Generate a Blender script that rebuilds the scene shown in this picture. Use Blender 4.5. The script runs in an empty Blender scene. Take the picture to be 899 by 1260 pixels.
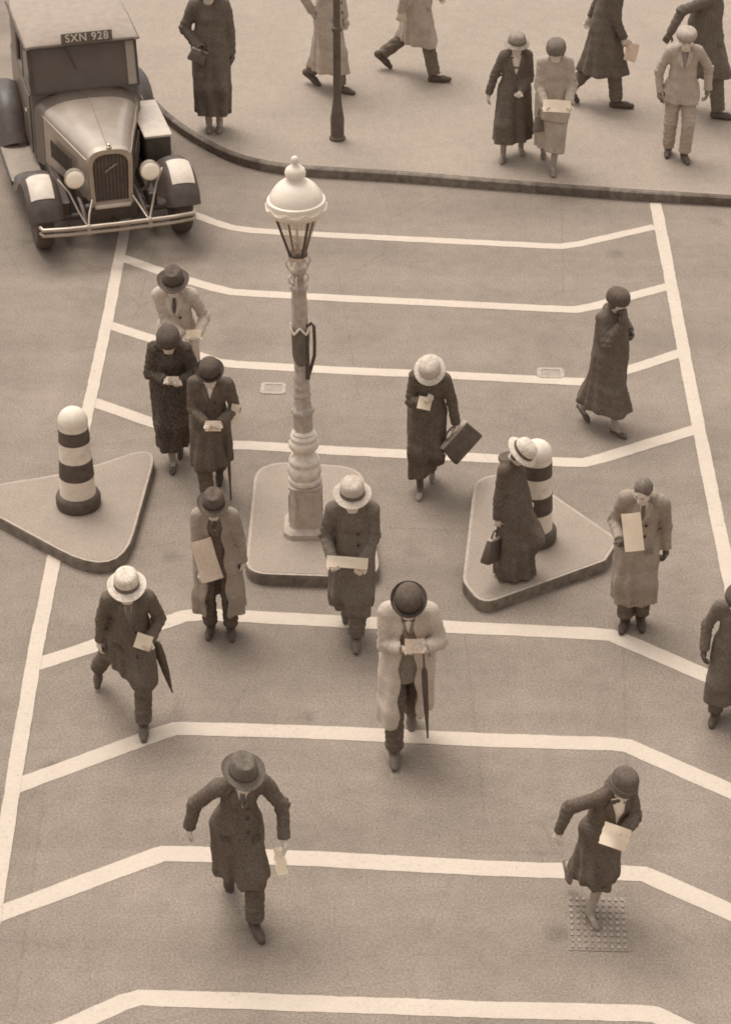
import bpy, bmesh, math, random
import numpy as np
from mathutils import Vector, Matrix
from mathutils.bvhtree import BVHTree
random.seed(7); RNG = np.random.RandomState(7)
scene = bpy.context.scene
COL = scene.collection
rad = math.radians

# ------------------------------------------------------------------ camera, light, exposure
PITCH, FPX, CAMH = 33.0, 3143.0, 13.4          # degrees down, focal length in photo pixels, metres up
cd = bpy.data.cameras.new('camera'); cam = bpy.data.objects.new('camera', cd); COL.objects.link(cam)
cam.location = (0, 0, CAMH); cam.rotation_euler = (rad(90 - PITCH), 0, 0)
cd.sensor_fit = 'HORIZONTAL'; cd.sensor_width = 36.0; cd.lens = 36.0 * FPX / 899.0
cd.clip_start = 0.5; cd.clip_end = 600
scene.camera = cam
SUN_EL, SUN_AZ = 66.0, -30.0                    # degrees; azimuth measured from +Y (away from camera), negative = left
world = bpy.data.worlds.new('World'); scene.world = world; world.use_nodes = True
wn = world.node_tree; wn.nodes.clear()
sky = wn.nodes.new('ShaderNodeTexSky'); sky.sky_type = 'NISHITA'; sky.sun_disc = False
sky.sun_elevation = rad(SUN_EL); sky.sun_rotation = rad(SUN_AZ); sky.dust_density = 4.0
hs = wn.nodes.new('ShaderNodeHueSaturation'); hs.inputs['Saturation'].default_value = 0.0   # grey overcast
bg = wn.nodes.new('ShaderNodeBackground'); bg.inputs['Strength'].default_value = 0.15
wo = wn.nodes.new('ShaderNodeOutputWorld')
wn.links.new(sky.outputs[0], hs.inputs['Color']); wn.links.new(hs.outputs[0], bg.inputs[0]); wn.links.new(bg.outputs[0], wo.inputs[0])
sl = bpy.data.lights.new('sun', 'SUN'); sl.energy = 0.9; sl.angle = rad(32); sl.color = (1.0, 0.985, 0.96)
sun = bpy.data.objects.new('sun', sl); COL.objects.link(sun)
sd = Vector((math.sin(rad(SUN_AZ)) * math.cos(rad(SUN_EL)), math.cos(rad(SUN_AZ)) * math.cos(rad(SUN_EL)), math.sin(rad(SUN_EL))))
sun.rotation_euler = sd.to_track_quat('Z', 'Y').to_euler(); sun.location = (0, 20, 30)
vs = scene.view_settings; vs.view_transform = 'Standard'; vs.look = 'None'; vs.exposure = 0.58; vs.gamma = 1.0; vs.use_curve_mapping = False
scene.cycles.filter_width = 1.8

# ------------------------------------------------------------------ photo pixel -> ground
CT, ST = math.cos(rad(PITCH)), math.sin(rad(PITCH))
def at(px, py, z=0.0):
    u = (px - 449.5) / FPX; v = (py - 630.0) / FPX
    d = (u, CT - v * ST, -ST - v * CT)
    t = (z - CAMH) / d[2]
    return Vector((d[0] * t, d[1] * t, z))
def to_px(p):
    x, y, z = p[0], p[1], p[2] - CAMH
    w = y * CT - z * ST; up = y * ST + z * CT
    return 449.5 + FPX * x / w, 630.0 - FPX * up / w
def zat(py, g):                                   # height above ground point g that shows at photo row py
    v = (py - 630.0) / FPX
    return CAMH + g[1] * (-ST - v * CT) / (CT - v * ST)
def ray_at(px, py, wy):                           # point seen at a photo pixel, on the upright plane y = wy
    u = (px - 449.5) / FPX; v = (py - 630.0) / FPX; t = wy / (CT - v * ST)
    return Vector((u * t, wy, CAMH - (ST + v * CT) * t))
def ppm(p): return FPX / (p[1] * CT - (p[2] - CAMH) * ST)

# ------------------------------------------------------------------ materials (the print is sepia: every paint is a brown-toned grey)
def sep(v, a=1.0):
    if v < .1: t = (1.33, .93, .675)
    elif v > .5: t = (1.18, .967, .765)
    else:
        k = (v - .1) / .4; t = tuple(p + (q - p) * k for p, q in zip((1.25, .948, .72), (1.195, .962, .758)))
    return (min(1, v * t[0]), min(1, v * t[1]), min(1, v * t[2]), a)
MATS = {}
def mat(key, v, rough=.8, var=.12, scale=30., bump=.0, bscale=120., spec=.3, metal=0., coat=0., fine=0., fscale=400., dirt=0.):
    if key in MATS: return MATS[key]
    m = bpy.data.materials.new(key); m.use_nodes = True; nt = m.node_tree; N = nt.nodes; L = nt.links
    b = N['Principled BSDF']; b.inputs['Roughness'].default_value = rough; b.inputs['Metallic'].default_value = metal
    b.inputs['Specular IOR Level'].default_value = spec
    if coat: b.inputs['Coat Weight'].default_value = coat; b.inputs['Coat Roughness'].default_value = .06
    tc = N.new('ShaderNodeTexCoord')
    n = N.new('ShaderNodeTexNoise'); n.inputs['Scale'].default_value = scale; n.inputs['Detail'].default_value = 5
    L.new(tc.outputs['Object'], n.inputs['Vector'])
    r = N.new('ShaderNodeValToRGB'); r.color_ramp.elements[0].position = .3; r.color_ramp.elements[1].position = .7
    r.color_ramp.elements[0].color = sep(max(.004, v * (1 - var))); r.color_ramp.elements[1].color = sep(min(.95, v * (1 + var)))
    L.new(n.outputs['Fac'], r.inputs['Fac']); out = r.outputs['Color']
    if fine:
        n3 = N.new('ShaderNodeTexNoise'); n3.inputs['Scale'].default_value = fscale; n3.inputs['Detail'].default_value = 2
        L.new(tc.outputs['Object'], n3.inputs['Vector'])
        mr = N.new('ShaderNodeMapRange'); mr.inputs['From Min'].default_value = .3; mr.inputs['From Max'].default_value = .7
        mr.inputs['To Min'].default_value = 1 - fine; mr.inputs['To Max'].default_value = 1 + fine
        L.new(n3.outputs['Fac'], mr.inputs['Value'])
        mx = N.new('ShaderNodeVectorMath'); mx.operation = 'SCALE'
        L.new(out, mx.inputs[0]); L.new(mr.outputs[0], mx.inputs['Scale']); out = mx.outputs[0]
    if dirt:                                            # blotches of grime with their own shape
        n4 = N.new('ShaderNodeTexNoise'); n4.inputs['Scale'].default_value = 9; n4.inputs['Detail'].default_value = 8; n4.inputs['Roughness'].default_value = .7
        L.new(tc.outputs['Object'], n4.inputs['Vector'])
        m4 = N.new('ShaderNodeMapRange'); m4.inputs['From Min'].default_value = .50; m4.inputs['From Max'].default_value = .66; m4.inputs['To Min'].default_value = 1.; m4.inputs['To Max'].default_value = 1 - dirt
        L.new(n4.outputs['Fac'], m4.inputs['Value']); x4 = N.new('ShaderNodeVectorMath'); x4.operation = 'SCALE'
        L.new(out, x4.inputs[0]); L.new(m4.outputs[0], x4.inputs['Scale']); out = x4.outputs[0]
    L.new(out, b.inputs['Base Color'])
    if bump:
        n2 = N.new('ShaderNodeTexNoise'); n2.inputs['Scale'].default_value = bscale; n2.inputs['Detail'].default_value = 7; n2.inputs['Roughness'].default_value = .62
        L.new(tc.outputs['Object'], n2.inputs['Vector'])
        bp = N.new('ShaderNodeBump'); bp.inputs['Strength'].default_value = bump; bp.inputs['Distance'].default_value = .01
        L.new(n2.outputs['Fac'], bp.inputs['Height']); L.new(bp.outputs[0], b.inputs['Normal'])
    MATS[key] = m; return m
def cloth(v, rough=.95): v = v + .036 * max(0, 1 - v / .3); return mat('cloth_%03d' % round(v * 1000), v, rough, .12, 7., .55, 24., .12, fine=.30 if v < .2 else .16, fscale=75.)
def glass_mat():
    if 'lamp_glass' in MATS: return MATS['lamp_glass']
    m = bpy.data.materials.new('lamp_glass'); m.use_nodes = True; nt = m.node_tree; N = nt.nodes; L = nt.links
    N.clear(); o = N.new('ShaderNodeOutputMaterial'); mx = N.new('ShaderNodeMixShader'); t = N.new('ShaderNodeBsdfTransparent')
    g = N.new('ShaderNodeBsdfGlossy'); g.inputs['Roughness'].default_value = .08; g.inputs['Color'].default_value = sep(.6)
    n = N.new('ShaderNodeTexNoise'); n.inputs['Scale'].default_value = 8; mr = N.new('ShaderNodeMapRange')
    mr.inputs['To Min'].default_value = .14; mr.inputs['To Max'].default_value = .34
    t.inputs['Color'].default_value = (.93, .92, .90, 1)
    L.new(n.outputs['Fac'], mr.inputs['Value']); L.new(mr.outputs[0], mx.inputs['Fac'])
    L.new(t.outputs[0], mx.inputs[1]); L.new(g.outputs[0], mx.inputs[2]); L.new(mx.outputs[0], o.inputs['Surface'])
    MATS['lamp_glass'] = m; return m

# ------------------------------------------------------------------ object helpers
def link(name, me, m, parent=None, smooth=None):
    if m is not None and not me.materials: me.materials.append(m)
    o = bpy.data.objects.new(name, me); COL.objects.link(o)
    if parent is not None: o.parent = parent
    return o
def obj(name, bm, m, parent=None, smooth=False, loc=None):
    bmesh.ops.recalc_face_normals(bm, faces=bm.faces)
    if smooth:
        for f in bm.faces: f.smooth = True
        if smooth != 'all':
            for e in bm.edges:
                if len(e.link_faces) == 2 and e.calc_face_angle(0) > rad(smooth): e.smooth = False
    me = bpy.data.meshes.new(name); bm.to_mesh(me); bm.free()
    o = link(name, me, m, parent)
    if loc is not None: o.location = loc
    return o
def empty(name, loc, rz=0):
    o = bpy.data.objects.new(name, None); COL.objects.link(o); o.location = loc; o.rotation_euler = (0, 0, rz); o.empty_display_size = .2
    return o
def tag(o, label, cat, group=None):
    o['label'] = label; o['category'] = cat
    if group: o['group'] = group
    return o
def structure(o): o['kind'] = 'structure'; return o
def add_box(bm, c, s, R=None, bevel=0.):
    r = bmesh.ops.create_cube(bm, size=1.0); vs_ = r['verts']
    for v in vs_:
        p = Vector((v.co.x * s[0], v.co.y * s[1], v.co.z * s[2]))
        v.co = (R @ p if R else p) + Vector(c)
    if bevel:
        es = list({e for v in vs_ for e in v.link_edges})
        bmesh.ops.bevel(bm, geom=es, offset=bevel, segments=2, affect='EDGES', profile=.5)
def lathe(bm, prof, n=24, M=None, fx=None, cap=True):
    """profile [(r,z)...] round z; fx(r,z,ang)->(x,y,z) reshapes"""
    rings = []
    for r, z in prof:
        ring = []
        for i in range(n):
            a = 2 * math.pi * i / n
            p = Vector(fx(r, z, a)) if fx else Vector((r * math.cos(a), r * math.sin(a), z))
            ring.append(bm.verts.new(M @ p if M else p))
        rings.append(ring)
    for A, B in zip(rings, rings[1:]):
        for i in range(n):
            j = (i + 1) % n; bm.faces.new((A[i], A[j], B[j], B[i]))
    if cap:
        bm.faces.new(rings[0][::-1]); bm.faces.new(rings[-1])
def tube(bm, pts, r, n=8, rr=None):
    """tube through points, radius r or list"""
    pts = [Vector(p) for p in pts]; k = len(pts); rs = rr or [r] * k; rings = []
    up = None
    for i, p in enumerate(pts):
        t = (pts[min(i + 1, k - 1)] - pts[max(i - 1, 0)]).normalized()
        if up is None: up = t.orthogonal().normalized()
        up = (up - t * up.dot(t)).normalized(); s = t.cross(up)
        rings.append([bm.verts.new(p + (up * math.cos(a) + s * math.sin(a)) * rs[i]) for a in [2 * math.pi * q / n for q in range(n)]])
    for A, B in zip(rings, rings[1:]):
        for i in range(n):
            j = (i + 1) % n; bm.faces.new((A[i], A[j], B[j], B[i]))
    bm.faces.new(rings[0][::-1]); bm.faces.new(rings[-1])
def prism(bm, poly, z0, z1):
    a = [bm.verts.new((p[0], p[1], z0)) for p in poly]; b = [bm.verts.new((p[0], p[1], z1)) for p in poly]
    n = len(poly); bm.faces.new(b); bm.faces.new(a[::-1])
    for i in range(n):
        j = (i + 1) % n; bm.faces.new((a[i], a[j], b[j], b[i]))
def round_poly(poly, rs, seg=8):
    out = []; n = len(poly)
    for i in range(n):
        p = Vector(poly[i][:2]); a = Vector(poly[i - 1][:2]); b = Vector(poly[(i + 1) % n][:2]); r = rs[i] if isinstance(rs, (list, tuple)) else rs
        da = (a - p).normalized(); db = (b - p).normalized(); ang = da.angle(db); d = min(r / math.tan(ang / 2), .45 * (a - p).length, .45 * (b - p).length)
        s, e = p + da * d, p + db * d
        for k in range(seg + 1):
            t = k / seg; out.append(s * (1 - t) ** 2 + p * 2 * t * (1 - t) + e * t * t)
    return out
def inset(poly, d):
    n = len(poly); area = sum(poly[i][0] * poly[(i + 1) % n][1] - poly[(i + 1) % n][0] * poly[i][1] for i in range(n)); sgn = 1 if area > 0 else -1
    out = []
    for i in range(n):
        a, p, b = (Vector(poly[k][:2]) for k in (i - 1, i, (i + 1) % n))
        t = (b - a).normalized(); out.append(p + Vector((-t.y, t.x)) * d * sgn)
    return out
def ribbon(bm, pts, w, z):
    """painted stripe of ground width w (float or list) through points, edges a little ragged like brushed paint"""
    pts = [Vector(p[:2]) for p in pts]; ws = w if isinstance(w, (list, tuple)) else [w] * len(pts); Q = []; WW = []
    for i in range(len(pts) - 1):
        n = max(1, int((pts[i + 1] - pts[i]).length / .045))
        for k in range(n): Q.append(pts[i].lerp(pts[i + 1], k / n)); WW.append(ws[i] + (ws[i + 1] - ws[i]) * k / n)
    Q.append(pts[-1]); WW.append(ws[-1]); k = len(Q); L = []; R = []; jl = jr = 0.
    for i, p in enumerate(Q):
        t = (Q[min(i + 2, k - 1)] - Q[max(i - 2, 0)]).normalized(); n = Vector((-t.y, t.x)); jl = jl * .6 + random.gauss(0, .0017); jr = jr * .6 + random.gauss(0, .0017)
        L.append(bm.verts.new((*(p + n * (WW[i] / 2 + jl)), z))); R.append(bm.verts.new((*(p - n * (WW[i] / 2 + jr)), z)))
    for i in range(k - 1): bm.faces.new((R[i], R[i + 1], L[i + 1], L[i]))
# ------------------------------------------------------------------ ground
def ground_mat(key, v, spk, blot, scale=1., worn=None, slab=None, tracks=False):
    m = bpy.data.materials.new(key); m.use_nodes = True; nt = m.node_tree; N = nt.nodes; L = nt.links
    b = N['Principled BSDF']; b.inputs['Roughness'].default_value = .9; b.inputs['Specular IOR Level'].default_value = .2
    tc = N.new('ShaderNodeTexCoord'); co = tc.outputs['Object']
    def noise(s, d=3, rough=.6):
        n = N.new('ShaderNodeTexNoise'); n.inputs['Scale'].default_value = s; n.inputs['Detail'].default_value = d; n.inputs['Roughness'].default_value = rough
        L.new(co, n.inputs['Vector']); return n.outputs['Fac']
    def mr(src, a, b2, f0=.3, f1=.7):
        r = N.new('ShaderNodeMapRange'); r.inputs['From Min'].default_value = f0; r.inputs['From Max'].default_value = f1
        r.inputs['To Min'].default_value = a; r.inputs['To Max'].default_value = b2; L.new(src, r.inputs['Value']); return r.outputs[0]
    def mul(a, b2):
        x = N.new('ShaderNodeMath'); x.operation = 'MULTIPLY'; L.new(a, x.inputs[0]); L.new(b2, x.inputs[1]); return x.outputs[0]
    f = mul(mul(mr(noise(48 * scale, 2, .7), 1 - spk, 1 + spk), mr(noise(110 * scale, 1), 1 - spk * .6, 1 + spk * .6)), mr(noise(.9, 5), 1 - blot, 1 + blot))
    f = mul(f, mr(noise(6, 4), 1 - blot * .7, 1 + blot * .7))
    # aggregate pits: dark flecks
    vo = N.new('ShaderNodeTexVoronoi'); vo.inputs['Scale'].default_value = 9 * scale; vo.inputs['Randomness'].default_value = 1.; L.new(co, vo.inputs['Vector'])
    f = mul(f, mr(vo.outputs['Distance'], .55, 1., .03, .08))
    if slab:
        br = N.new('ShaderNodeTexBrick'); br.inputs['Scale'].default_value = 1.; br.inputs['Mortar Size'].default_value = .008; br.inputs['Brick Width'].default_value = .92
        br.inputs['Row Height'].default_value = .62; br.inputs['Color1'].default_value = (1, 1, 1, 1); br.inputs['Color2'].default_value = (.97, .97, .97, 1); br.inputs['Mortar'].default_value = (.93, .93, .93, 1)
        mp = N.new('ShaderNodeMapping'); mp.inputs['Rotation'].default_value = (0, 0, rad(-4)); L.new(co, mp.inputs['Vector']); L.new(mp.outputs[0], br.inputs['Vector'])
        f = mul(f, br.outputs['Color'])
    if tracks:
        mp = N.new('ShaderNodeMapping'); mp.inputs['Scale'].default_value = (.10, 1.6, 1); mp.inputs['Rotation'].default_value = (0, 0, rad(3)); L.new(co, mp.inputs['Vector'])
        n = N.new('ShaderNodeTexNoise'); n.inputs['Scale'].default_value = 1.; n.inputs['Detail'].default_value = 5; L.new(mp.outputs[0], n.inputs['Vector']); f = mul(f, mr(n.outputs['Fac'], .90, 1.08))
        mp2 = N.new('ShaderNodeMapping'); mp2.inputs['Scale'].default_value = (1.3, .09, 1); mp2.inputs['Rotation'].default_value = (0, 0, rad(-2)); L.new(co, mp2.inputs['Vector'])
        n = N.new('ShaderNodeTexNoise'); n.inputs['Scale'].default_value = 1.; n.inputs['Detail'].default_value = 4; L.new(mp2.outputs[0], n.inputs['Vector']); f = mul(f, mr(n.outputs['Fac'], .93, 1.05))
        v2 = N.new('ShaderNodeTexVoronoi'); v2.inputs['Scale'].default_value = .75; L.new(co, v2.inputs['Vector'])
        nn = noise(7, 4); ad = N.new('ShaderNodeMath'); ad.operation = 'MULTIPLY_ADD'; ad.inputs[1].default_value = .22; L.new(nn, ad.inputs[0]); L.new(v2.outputs['Distance'], ad.inputs[2])
        f = mul(f, mr(ad.outputs[0], .74, 1., .13, .22))                       # oil drips
        v3 = N.new('ShaderNodeTexVoronoi'); v3.feature = 'DISTANCE_TO_EDGE'; v3.inputs['Scale'].default_value = .42; L.new(co, v3.inputs['Vector'])
        w3 = N.new('ShaderNodeMath'); w3.operation = 'MULTIPLY_ADD'; w3.inputs[1].default_value = .02; L.new(noise(14, 3), w3.inputs[0]); L.new(v3.outputs['Distance'], w3.inputs[2])
        f = mul(f, mr(w3.outputs[0], .86, 1., .008, .016))                     # hairline cracks
    sc = N.new('ShaderNodeVectorMath'); sc.operation = 'SCALE'; sc.inputs[0].default_value = sep(v)[:3]; L.new(f, sc.inputs['Scale'])
    out = sc.outputs[0]
    if worn is not None:
        mx = N.new('ShaderNodeMix'); mx.data_type = 'RGBA'; mx.inputs['B'].default_value = sep(worn)
        w = mr(noise(24, 6, .8), 0, 1, .54, .68); w2 = mul(w, mr(noise(1.3, 3), .15, .85))
        L.new(w2, mx.inputs['Factor']); L.new(out, mx.inputs['A']); out = mx.outputs['Result']
    L.new(out, b.inputs['Base Color'])
    bp = N.new('ShaderNodeBump'); bp.inputs['Strength'].default_value = .35; bp.inputs['Distance'].default_value = .008
    L.new(noise(70 * scale, 3), bp.inputs['Height']); L.new(bp.outputs[0], b.inputs['Normal'])
    return m
ROAD_V = .203
M_road = ground_mat('asphalt', ROAD_V, .24, .10, 1.0, tracks=True)
M_pave = ground_mat('paving', .27, .15, .06, .9, slab=True)
M_paint = ground_mat('road_paint', .45, .07, .04, worn=ROAD_V)
M_kerb = mat('kerb_black', .165, .9, .25, 12, .4, 60, fine=.2, dirt=.3)
M_isle = ground_mat('island_concrete', .258, .14, .06, 1.)
M_edge = mat('kerb_stone', .33, .9, .12, 20, .3, 60, fine=.2)

bm = bmesh.new(); prism(bm, [(-70, -10), (70, -10), (70, 120), (-70, 120)], -.3, 0.0)
structure(obj('road', bm, M_road))

KH = .125
kpx = [(133, -330), (137, -120), (141, -20), (146, 30), (154, 65), (166, 93), (182, 117), (203, 139), (228, 158), (255, 174), (285, 188), (320, 198), (360, 204), (420, 208), (500, 213), (600, 221), (700, 229), (800, 236), (899, 242), (1300, 268), (2600, 352)]
kerb = [at(x, y, KH) for x, y in kpx]
# smooth the line a little by Catmull-Rom resampling
def catmull(P, n=6):
    out = []
    for i in range(len(P) - 1):
        p0, p1, p2, p3 = P[max(i - 1, 0)], P[i], P[i + 1], P[min(i + 2, len(P) - 1)]
        for k in range(n):
            t = k / n
            out.append(.5 * ((2 * p1) + (p2 - p0) * t + (2 * p0 - 5 * p1 + 4 * p2 - p3) * t * t + (3 * p1 - p0 - 3 * p2 + p3) * t ** 3))
    return out + [P[-1]]
kc = [Vector(p[:2]) for p in catmull(kerb, 12)]
def offs(line, d):
    out = []
    for i, p in enumerate(line):
        t = (line[min(i + 1, len(line) - 1)] - line[max(i - 1, 0)]).normalized(); out.append(p + Vector((-t.y, t.x)) * d)
    return out
inner = offs(kc, .16)
bm = bmesh.new()                                   # kerb stones: face, rounded nose and top strip
prof = [(0.0, -.05), (-.012, KH - .02), (0.006, KH - .004), (.02, KH), (.163, KH)]
rows = [[bm.verts.new((*q, z)) for q in offs(kc, d)] for d, z in prof] 
for A, B in zip(rows, rows[1:]):
    for i in range(len(A) - 1): bm.faces.new((A[i], B[i], B[i + 1], A[i + 1]))
s_ = 0.; bm.faces.ensure_lookup_table(); nseg = len(kc) - 1; idx_ = []
for i in range(nseg): s_ += (kc[i + 1] - kc[i]).length; idx_.append(int(s_ / .85))
for k in range(len(prof) - 1):
    for i in range(nseg): bm.faces[k * nseg + i].material_index = (idx_[i] * 7 + idx_[i] // 3) % 3
ko = structure(obj('kerb', bm, M_kerb, smooth=40))
for nm, v in (('kerb_dark', .12), ('kerb_mid', .175)): ko.data.materials.append(mat(nm, v, .9, .25, 12, .4, 60, fine=.2, dirt=.3))
bm = bmesh.new()
outer_pts = offs(kc, .045)
poly = [(p.x, p.y) for p in outer_pts] + [(70, outer_pts[-1].y), (70, 118), (outer_pts[0].x, 118)]
prism(bm, poly, -.02, KH + .004)
structure(obj('pavement', bm, M_pave))

# painted lines: (photo polyline, ground width)
def line(pts, w, z=.003, nm='road_marking'):
    bm = bmesh.new(); ribbon(bm, [at(x, y) for x, y in pts], w, z); return structure(obj(nm, bm, M_paint))
TW = [.145, .16, .165, .165, .20, .215, .21, .215]
line([(150, 229), (205, 250), (245, 266), (262, 273), (285, 280), (310, 283.5), (400, 289), (540, 296), (672, 302.5), (690, 303), (712, 300), (805, 279)], .135)
line([(147, 316), (215, 340), (262, 354), (284, 359), (310, 361), (420, 367), (560, 374), (688, 380.5), (708, 381), (730, 377), (822, 352)], .15)
line([(128, 398), (190, 418), (250, 440), (268, 446), (290, 448.5), (420, 456), (560, 462), (702, 469.5), (722, 470), (742, 465), (838, 434)], .155)
line([(107, 492), (190, 521), (262, 544), (282, 548), (305, 548), (420, 555), (560, 562), (698, 569), (718, 569.5), (740, 564), (857, 528)], .165)
line([(42, 819), (205, 766), (226, 758.5), (250, 756), (400, 764), (600, 774), (728, 780), (752, 782), (775, 791), (899, 845), (960, 872)], .185)
line([(14, 970), (195, 903), (215, 897), (238, 897), (400, 902), (600, 911), (752, 916), (772, 918), (792, 927), (899, 974), (980, 1010)], .185)
line([(-60, 1149), (0, 1125), (180, 1058), (200, 1051), (226, 1051), (400, 1058), (600, 1069), (770, 1075), (792, 1076), (815, 1086), (899, 1123), (980, 1160)], .185)
line([(-60, 1322), (90, 1262), (152, 1234), (172, 1228), (200, 1229), (400, 1236), (600, 1243), (780, 1247), (806, 1249), (835, 1263), (980, 1330)], .175)
line([(158, 243), (152, 290), (134, 385), (118, 460), (107, 510), (90, 590), (67, 686), (44, 800), (22, 930), (0, 1070), (-12, 1150)], [.125] * 6 + [.135] * 5, .006)
line([(806, 250), (818, 310), (833, 390), (848, 470), (872, 590), (899, 722), (940, 930), (990, 1190)], .135, .006)

# iron covers in the road
def cover(px, py, w, d, label):
    g = at(px, py); e = empty('road_cover', (g.x, g.y, 0), rad(-2.)); tag(e, label, 'road cover', 'small iron covers in the road')
    bm = bmesh.new()
    for c, s in (((0, d / 2, .004), (w, .045, .008)), ((0, -d / 2, .004), (w, .045, .008)), ((-w / 2, 0, .0035), (.045, d, .007)), ((w / 2, 0, .0035), (.045, d, .007))): add_box(bm, c, s)
    obj('frame', bm, mat('cover_frame', .30, .6, .2, 20, .2), e)
    bm = bmesh.new(); add_box(bm, (0, 0, .002), (w - .05, d - .05, .004)); obj('lid', bm, mat('cover_lid', .25, .6, .2, 30, .4), e)
cover(336, 478, .22, .19, 'small pale-edged iron cover in the road just left of the lamp post shaft')
cover(677, 459, .24, .17, 'small pale-edged iron cover touching a white line right of centre')
g = at(735, 1137); e = empty('manhole_cover', (g.x, g.y, 0), rad(-2)); tag(e, 'square studded manhole cover under the stepping woman at lower right', 'manhole cover')
bm = bmesh.new(); xs = [-.235]; ys = [-.31]
for i in range(9): xs += [-.212 + i * .05, -.210 + i * .05, -.190 + i * .05, -.188 + i * .05]; ys += [-.288 + i * .0675, -.286 + i * .0675, -.254 + i * .0675, -.252 + i * .0675]
xs.append(.235); ys.append(.31)
up = lambda i: i % 4 in (2, 3) and 0 < i < 37
gv = [[bm.verts.new((x, y, .014 if up(i) and up(j) else .005)) for j, y in enumerate(ys)] for i, x in enumerate(xs)]
for i in range(len(xs) - 1):
    for j in range(len(ys) - 1):
        f = bm.faces.new((gv[i][j], gv[i + 1][j], gv[i + 1][j + 1], gv[i][j + 1])); f.material_index = int(all(v.co.z > .01 for v in f.verts))
pl_ = obj('plate', bm, mat('cover_plate', .20, .7, .2, 30, .3), e); pl_.data.materials.append(mat('cover_stud', .26, .6, .3, 9, .2))

# ------------------------------------------------------------------ traffic islands
IH = .125
def island(px, rs, label):
    P = [at(x, y, IH) for x, y in px]; poly = round_poly(P, rs); c = sum((Vector(p) for p in poly), Vector((0, 0))) / len(poly)
    poly = [p - c for p in poly]
    e = empty('traffic_island', (c.x, c.y, 0)); tag(e, label, 'traffic island', 'raised islands in the crossing')
    bm = bmesh.new(); prism(bm, poly, -.02, IH - .012); prism(bm, inset(poly, .012), IH - .012, IH - .006); obj('kerb', bm, M_kerb, e)
    bm = bmesh.new(); prism(bm, inset(poly, .006), IH - .005, IH); obj('kerb_edge', bm, M_edge, e)
    bm = bmesh.new(); prism(bm, inset(poly, .035), IH - .01, IH + .003); obj('top', bm, M_isle, e)
    return e
island([(-62, 604), (95, 580), (196, 545), (148, 718)], [.7, 3.0, .30, .42], 'triangular island at left under the black and white bollard')
island([(314, 566), (446, 574), (470, 712), (300, 706)], [.35, .35, .25, .25], 'four-sided island under the ornate lamp post')
island([(583, 587), (640, 580), (762, 664), (745, 690), (592, 745), (568, 715)], [.3, 1.5, .16, .12, .30, .35], 'wedge-shaped island at right under the bollard behind the woman')

def bollard(px, py, label):
    g = at(px, py, IH); e = empty('bollard', (g.x, g.y, IH + .003)); tag(e, label, 'bollard', 'striped bollards on the islands')
    W = mat('bollard_white', .62, .7, .08, 10, .2, 40, fine=.10, dirt=.16); K = mat('bollard_black', .08, .7, .2, 12, .2, 40, fine=.2, dirt=.25)
    rz = lambda z: .178 - .045 * z
    bm = bmesh.new(); lathe(bm, [(.205, 0), (.215, .03), (.215, .10), (.205, .125), (.178, .14), (.1, .145)], 40); obj('base_ring', bm, K, e, 40)
    bm = bmesh.new(); lathe(bm, [(rz(.1), .1), (rz(.9), .9)], 40); obj('post', bm, W, e, 40)
    for a, b in ((.335, .53), (.72, .865)):
        bm = bmesh.new(); lathe(bm, [(rz(a) - .004, a), (rz(a) + .004, a + .004), (rz(b) + .004, b - .004), (rz(b) - .004, b)], 40); obj('band', bm, K, e, 40)
    R = .142; bm = bmesh.new(); lathe(bm, [(rz(.86) - .003, .862)] + [(R * math.cos(t), .935 + R * math.sin(t)) for t in [rad(-28 + 118 * k / 12) for k in range(12)]] + [(.004, .935 + R)], 40); obj('globe', bm, W, e, 60)
    return e
bollard(97, 621, 'black and white banded bollard on the left island')
bollard(656, 663, 'banded bollard with a white globe behind the woman in dark coat')

# ------------------------------------------------------------------ lamp post on the middle island
g = at(377, 650, IH); LG = Vector((g.x, g.y, IH))
def lz(py): return zat(py, LG) - IH
def lw(px_w, py): return px_w / ppm((LG.x, LG.y, lz(py) + IH))
lamp = empty('lamp_post', (LG.x, LG.y, IH + .003)); lamp.rotation_euler = (rad(-.0), rad(-.8), 0)
tag(lamp, 'ornate iron street lamp with white domed lantern on the middle island', 'street lamp')
ST_ = mat('lamp_stone', .36, .7, .12, 14, .2, 60, fine=.15); IR = mat('lamp_iron', .35, .4, .15, 20, .15, 60, .5, fine=.12, dirt=.25); IL = mat('lamp_iron_pale', .56, .38, .12, 20, .12, spec=.5, fine=.1, dirt=.3)
DK = mat('lamp_dark', .07, .5, .2, 14); WH = mat('lantern_white', .66, .4, .10, 9, .12, 40, .5, fine=.08, dirt=.14)
def oct_prism(bm, prof, ch=.28):
    def sq(r, z, a):
        c, s = math.cos(a), math.sin(a); k = min(1 / max(abs(c), abs(s), 1e-6), (2 - ch) / (abs(c) + abs(s))); return (r * k * c, r * k * s, z)
    lathe(bm, prof, 32, fx=sq)
hw = lambda w, y: lw(w, y) / 2
zp = lz(592)
bm = bmesh.new(); oct_prism(bm, [(.21, 0), (.21, .05), (.18, .075), (hw(41, 640), .09), (hw(37, 600), zp - .04), (hw(41, 598), zp - .02), (hw(41, 595), zp)]); obj('plinth', bm, ST_, lamp, 30)
bm = bmesh.new()
for k in range(4):
    R = Matrix.Rotation(k * math.pi / 2, 3, 'Z'); r0 = hw(41, 640); r1 = hw(37, 600)
    for sx, sz, cx, cz in ((.19, .018, 0, .14), (.17, .018, 0, zp - .09), (.018, zp - .23, -.088, (zp + .05) / 2), (.018, zp - .23, .088, (zp + .05) / 2)):
        y = r0 + (r1 - r0) * (cz / zp) + .002; add_box(bm, R @ Vector((cx, -y, cz)), (sx, .016, sz), R)
obj('plinth_panel', bm, ST_, lamp)
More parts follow.
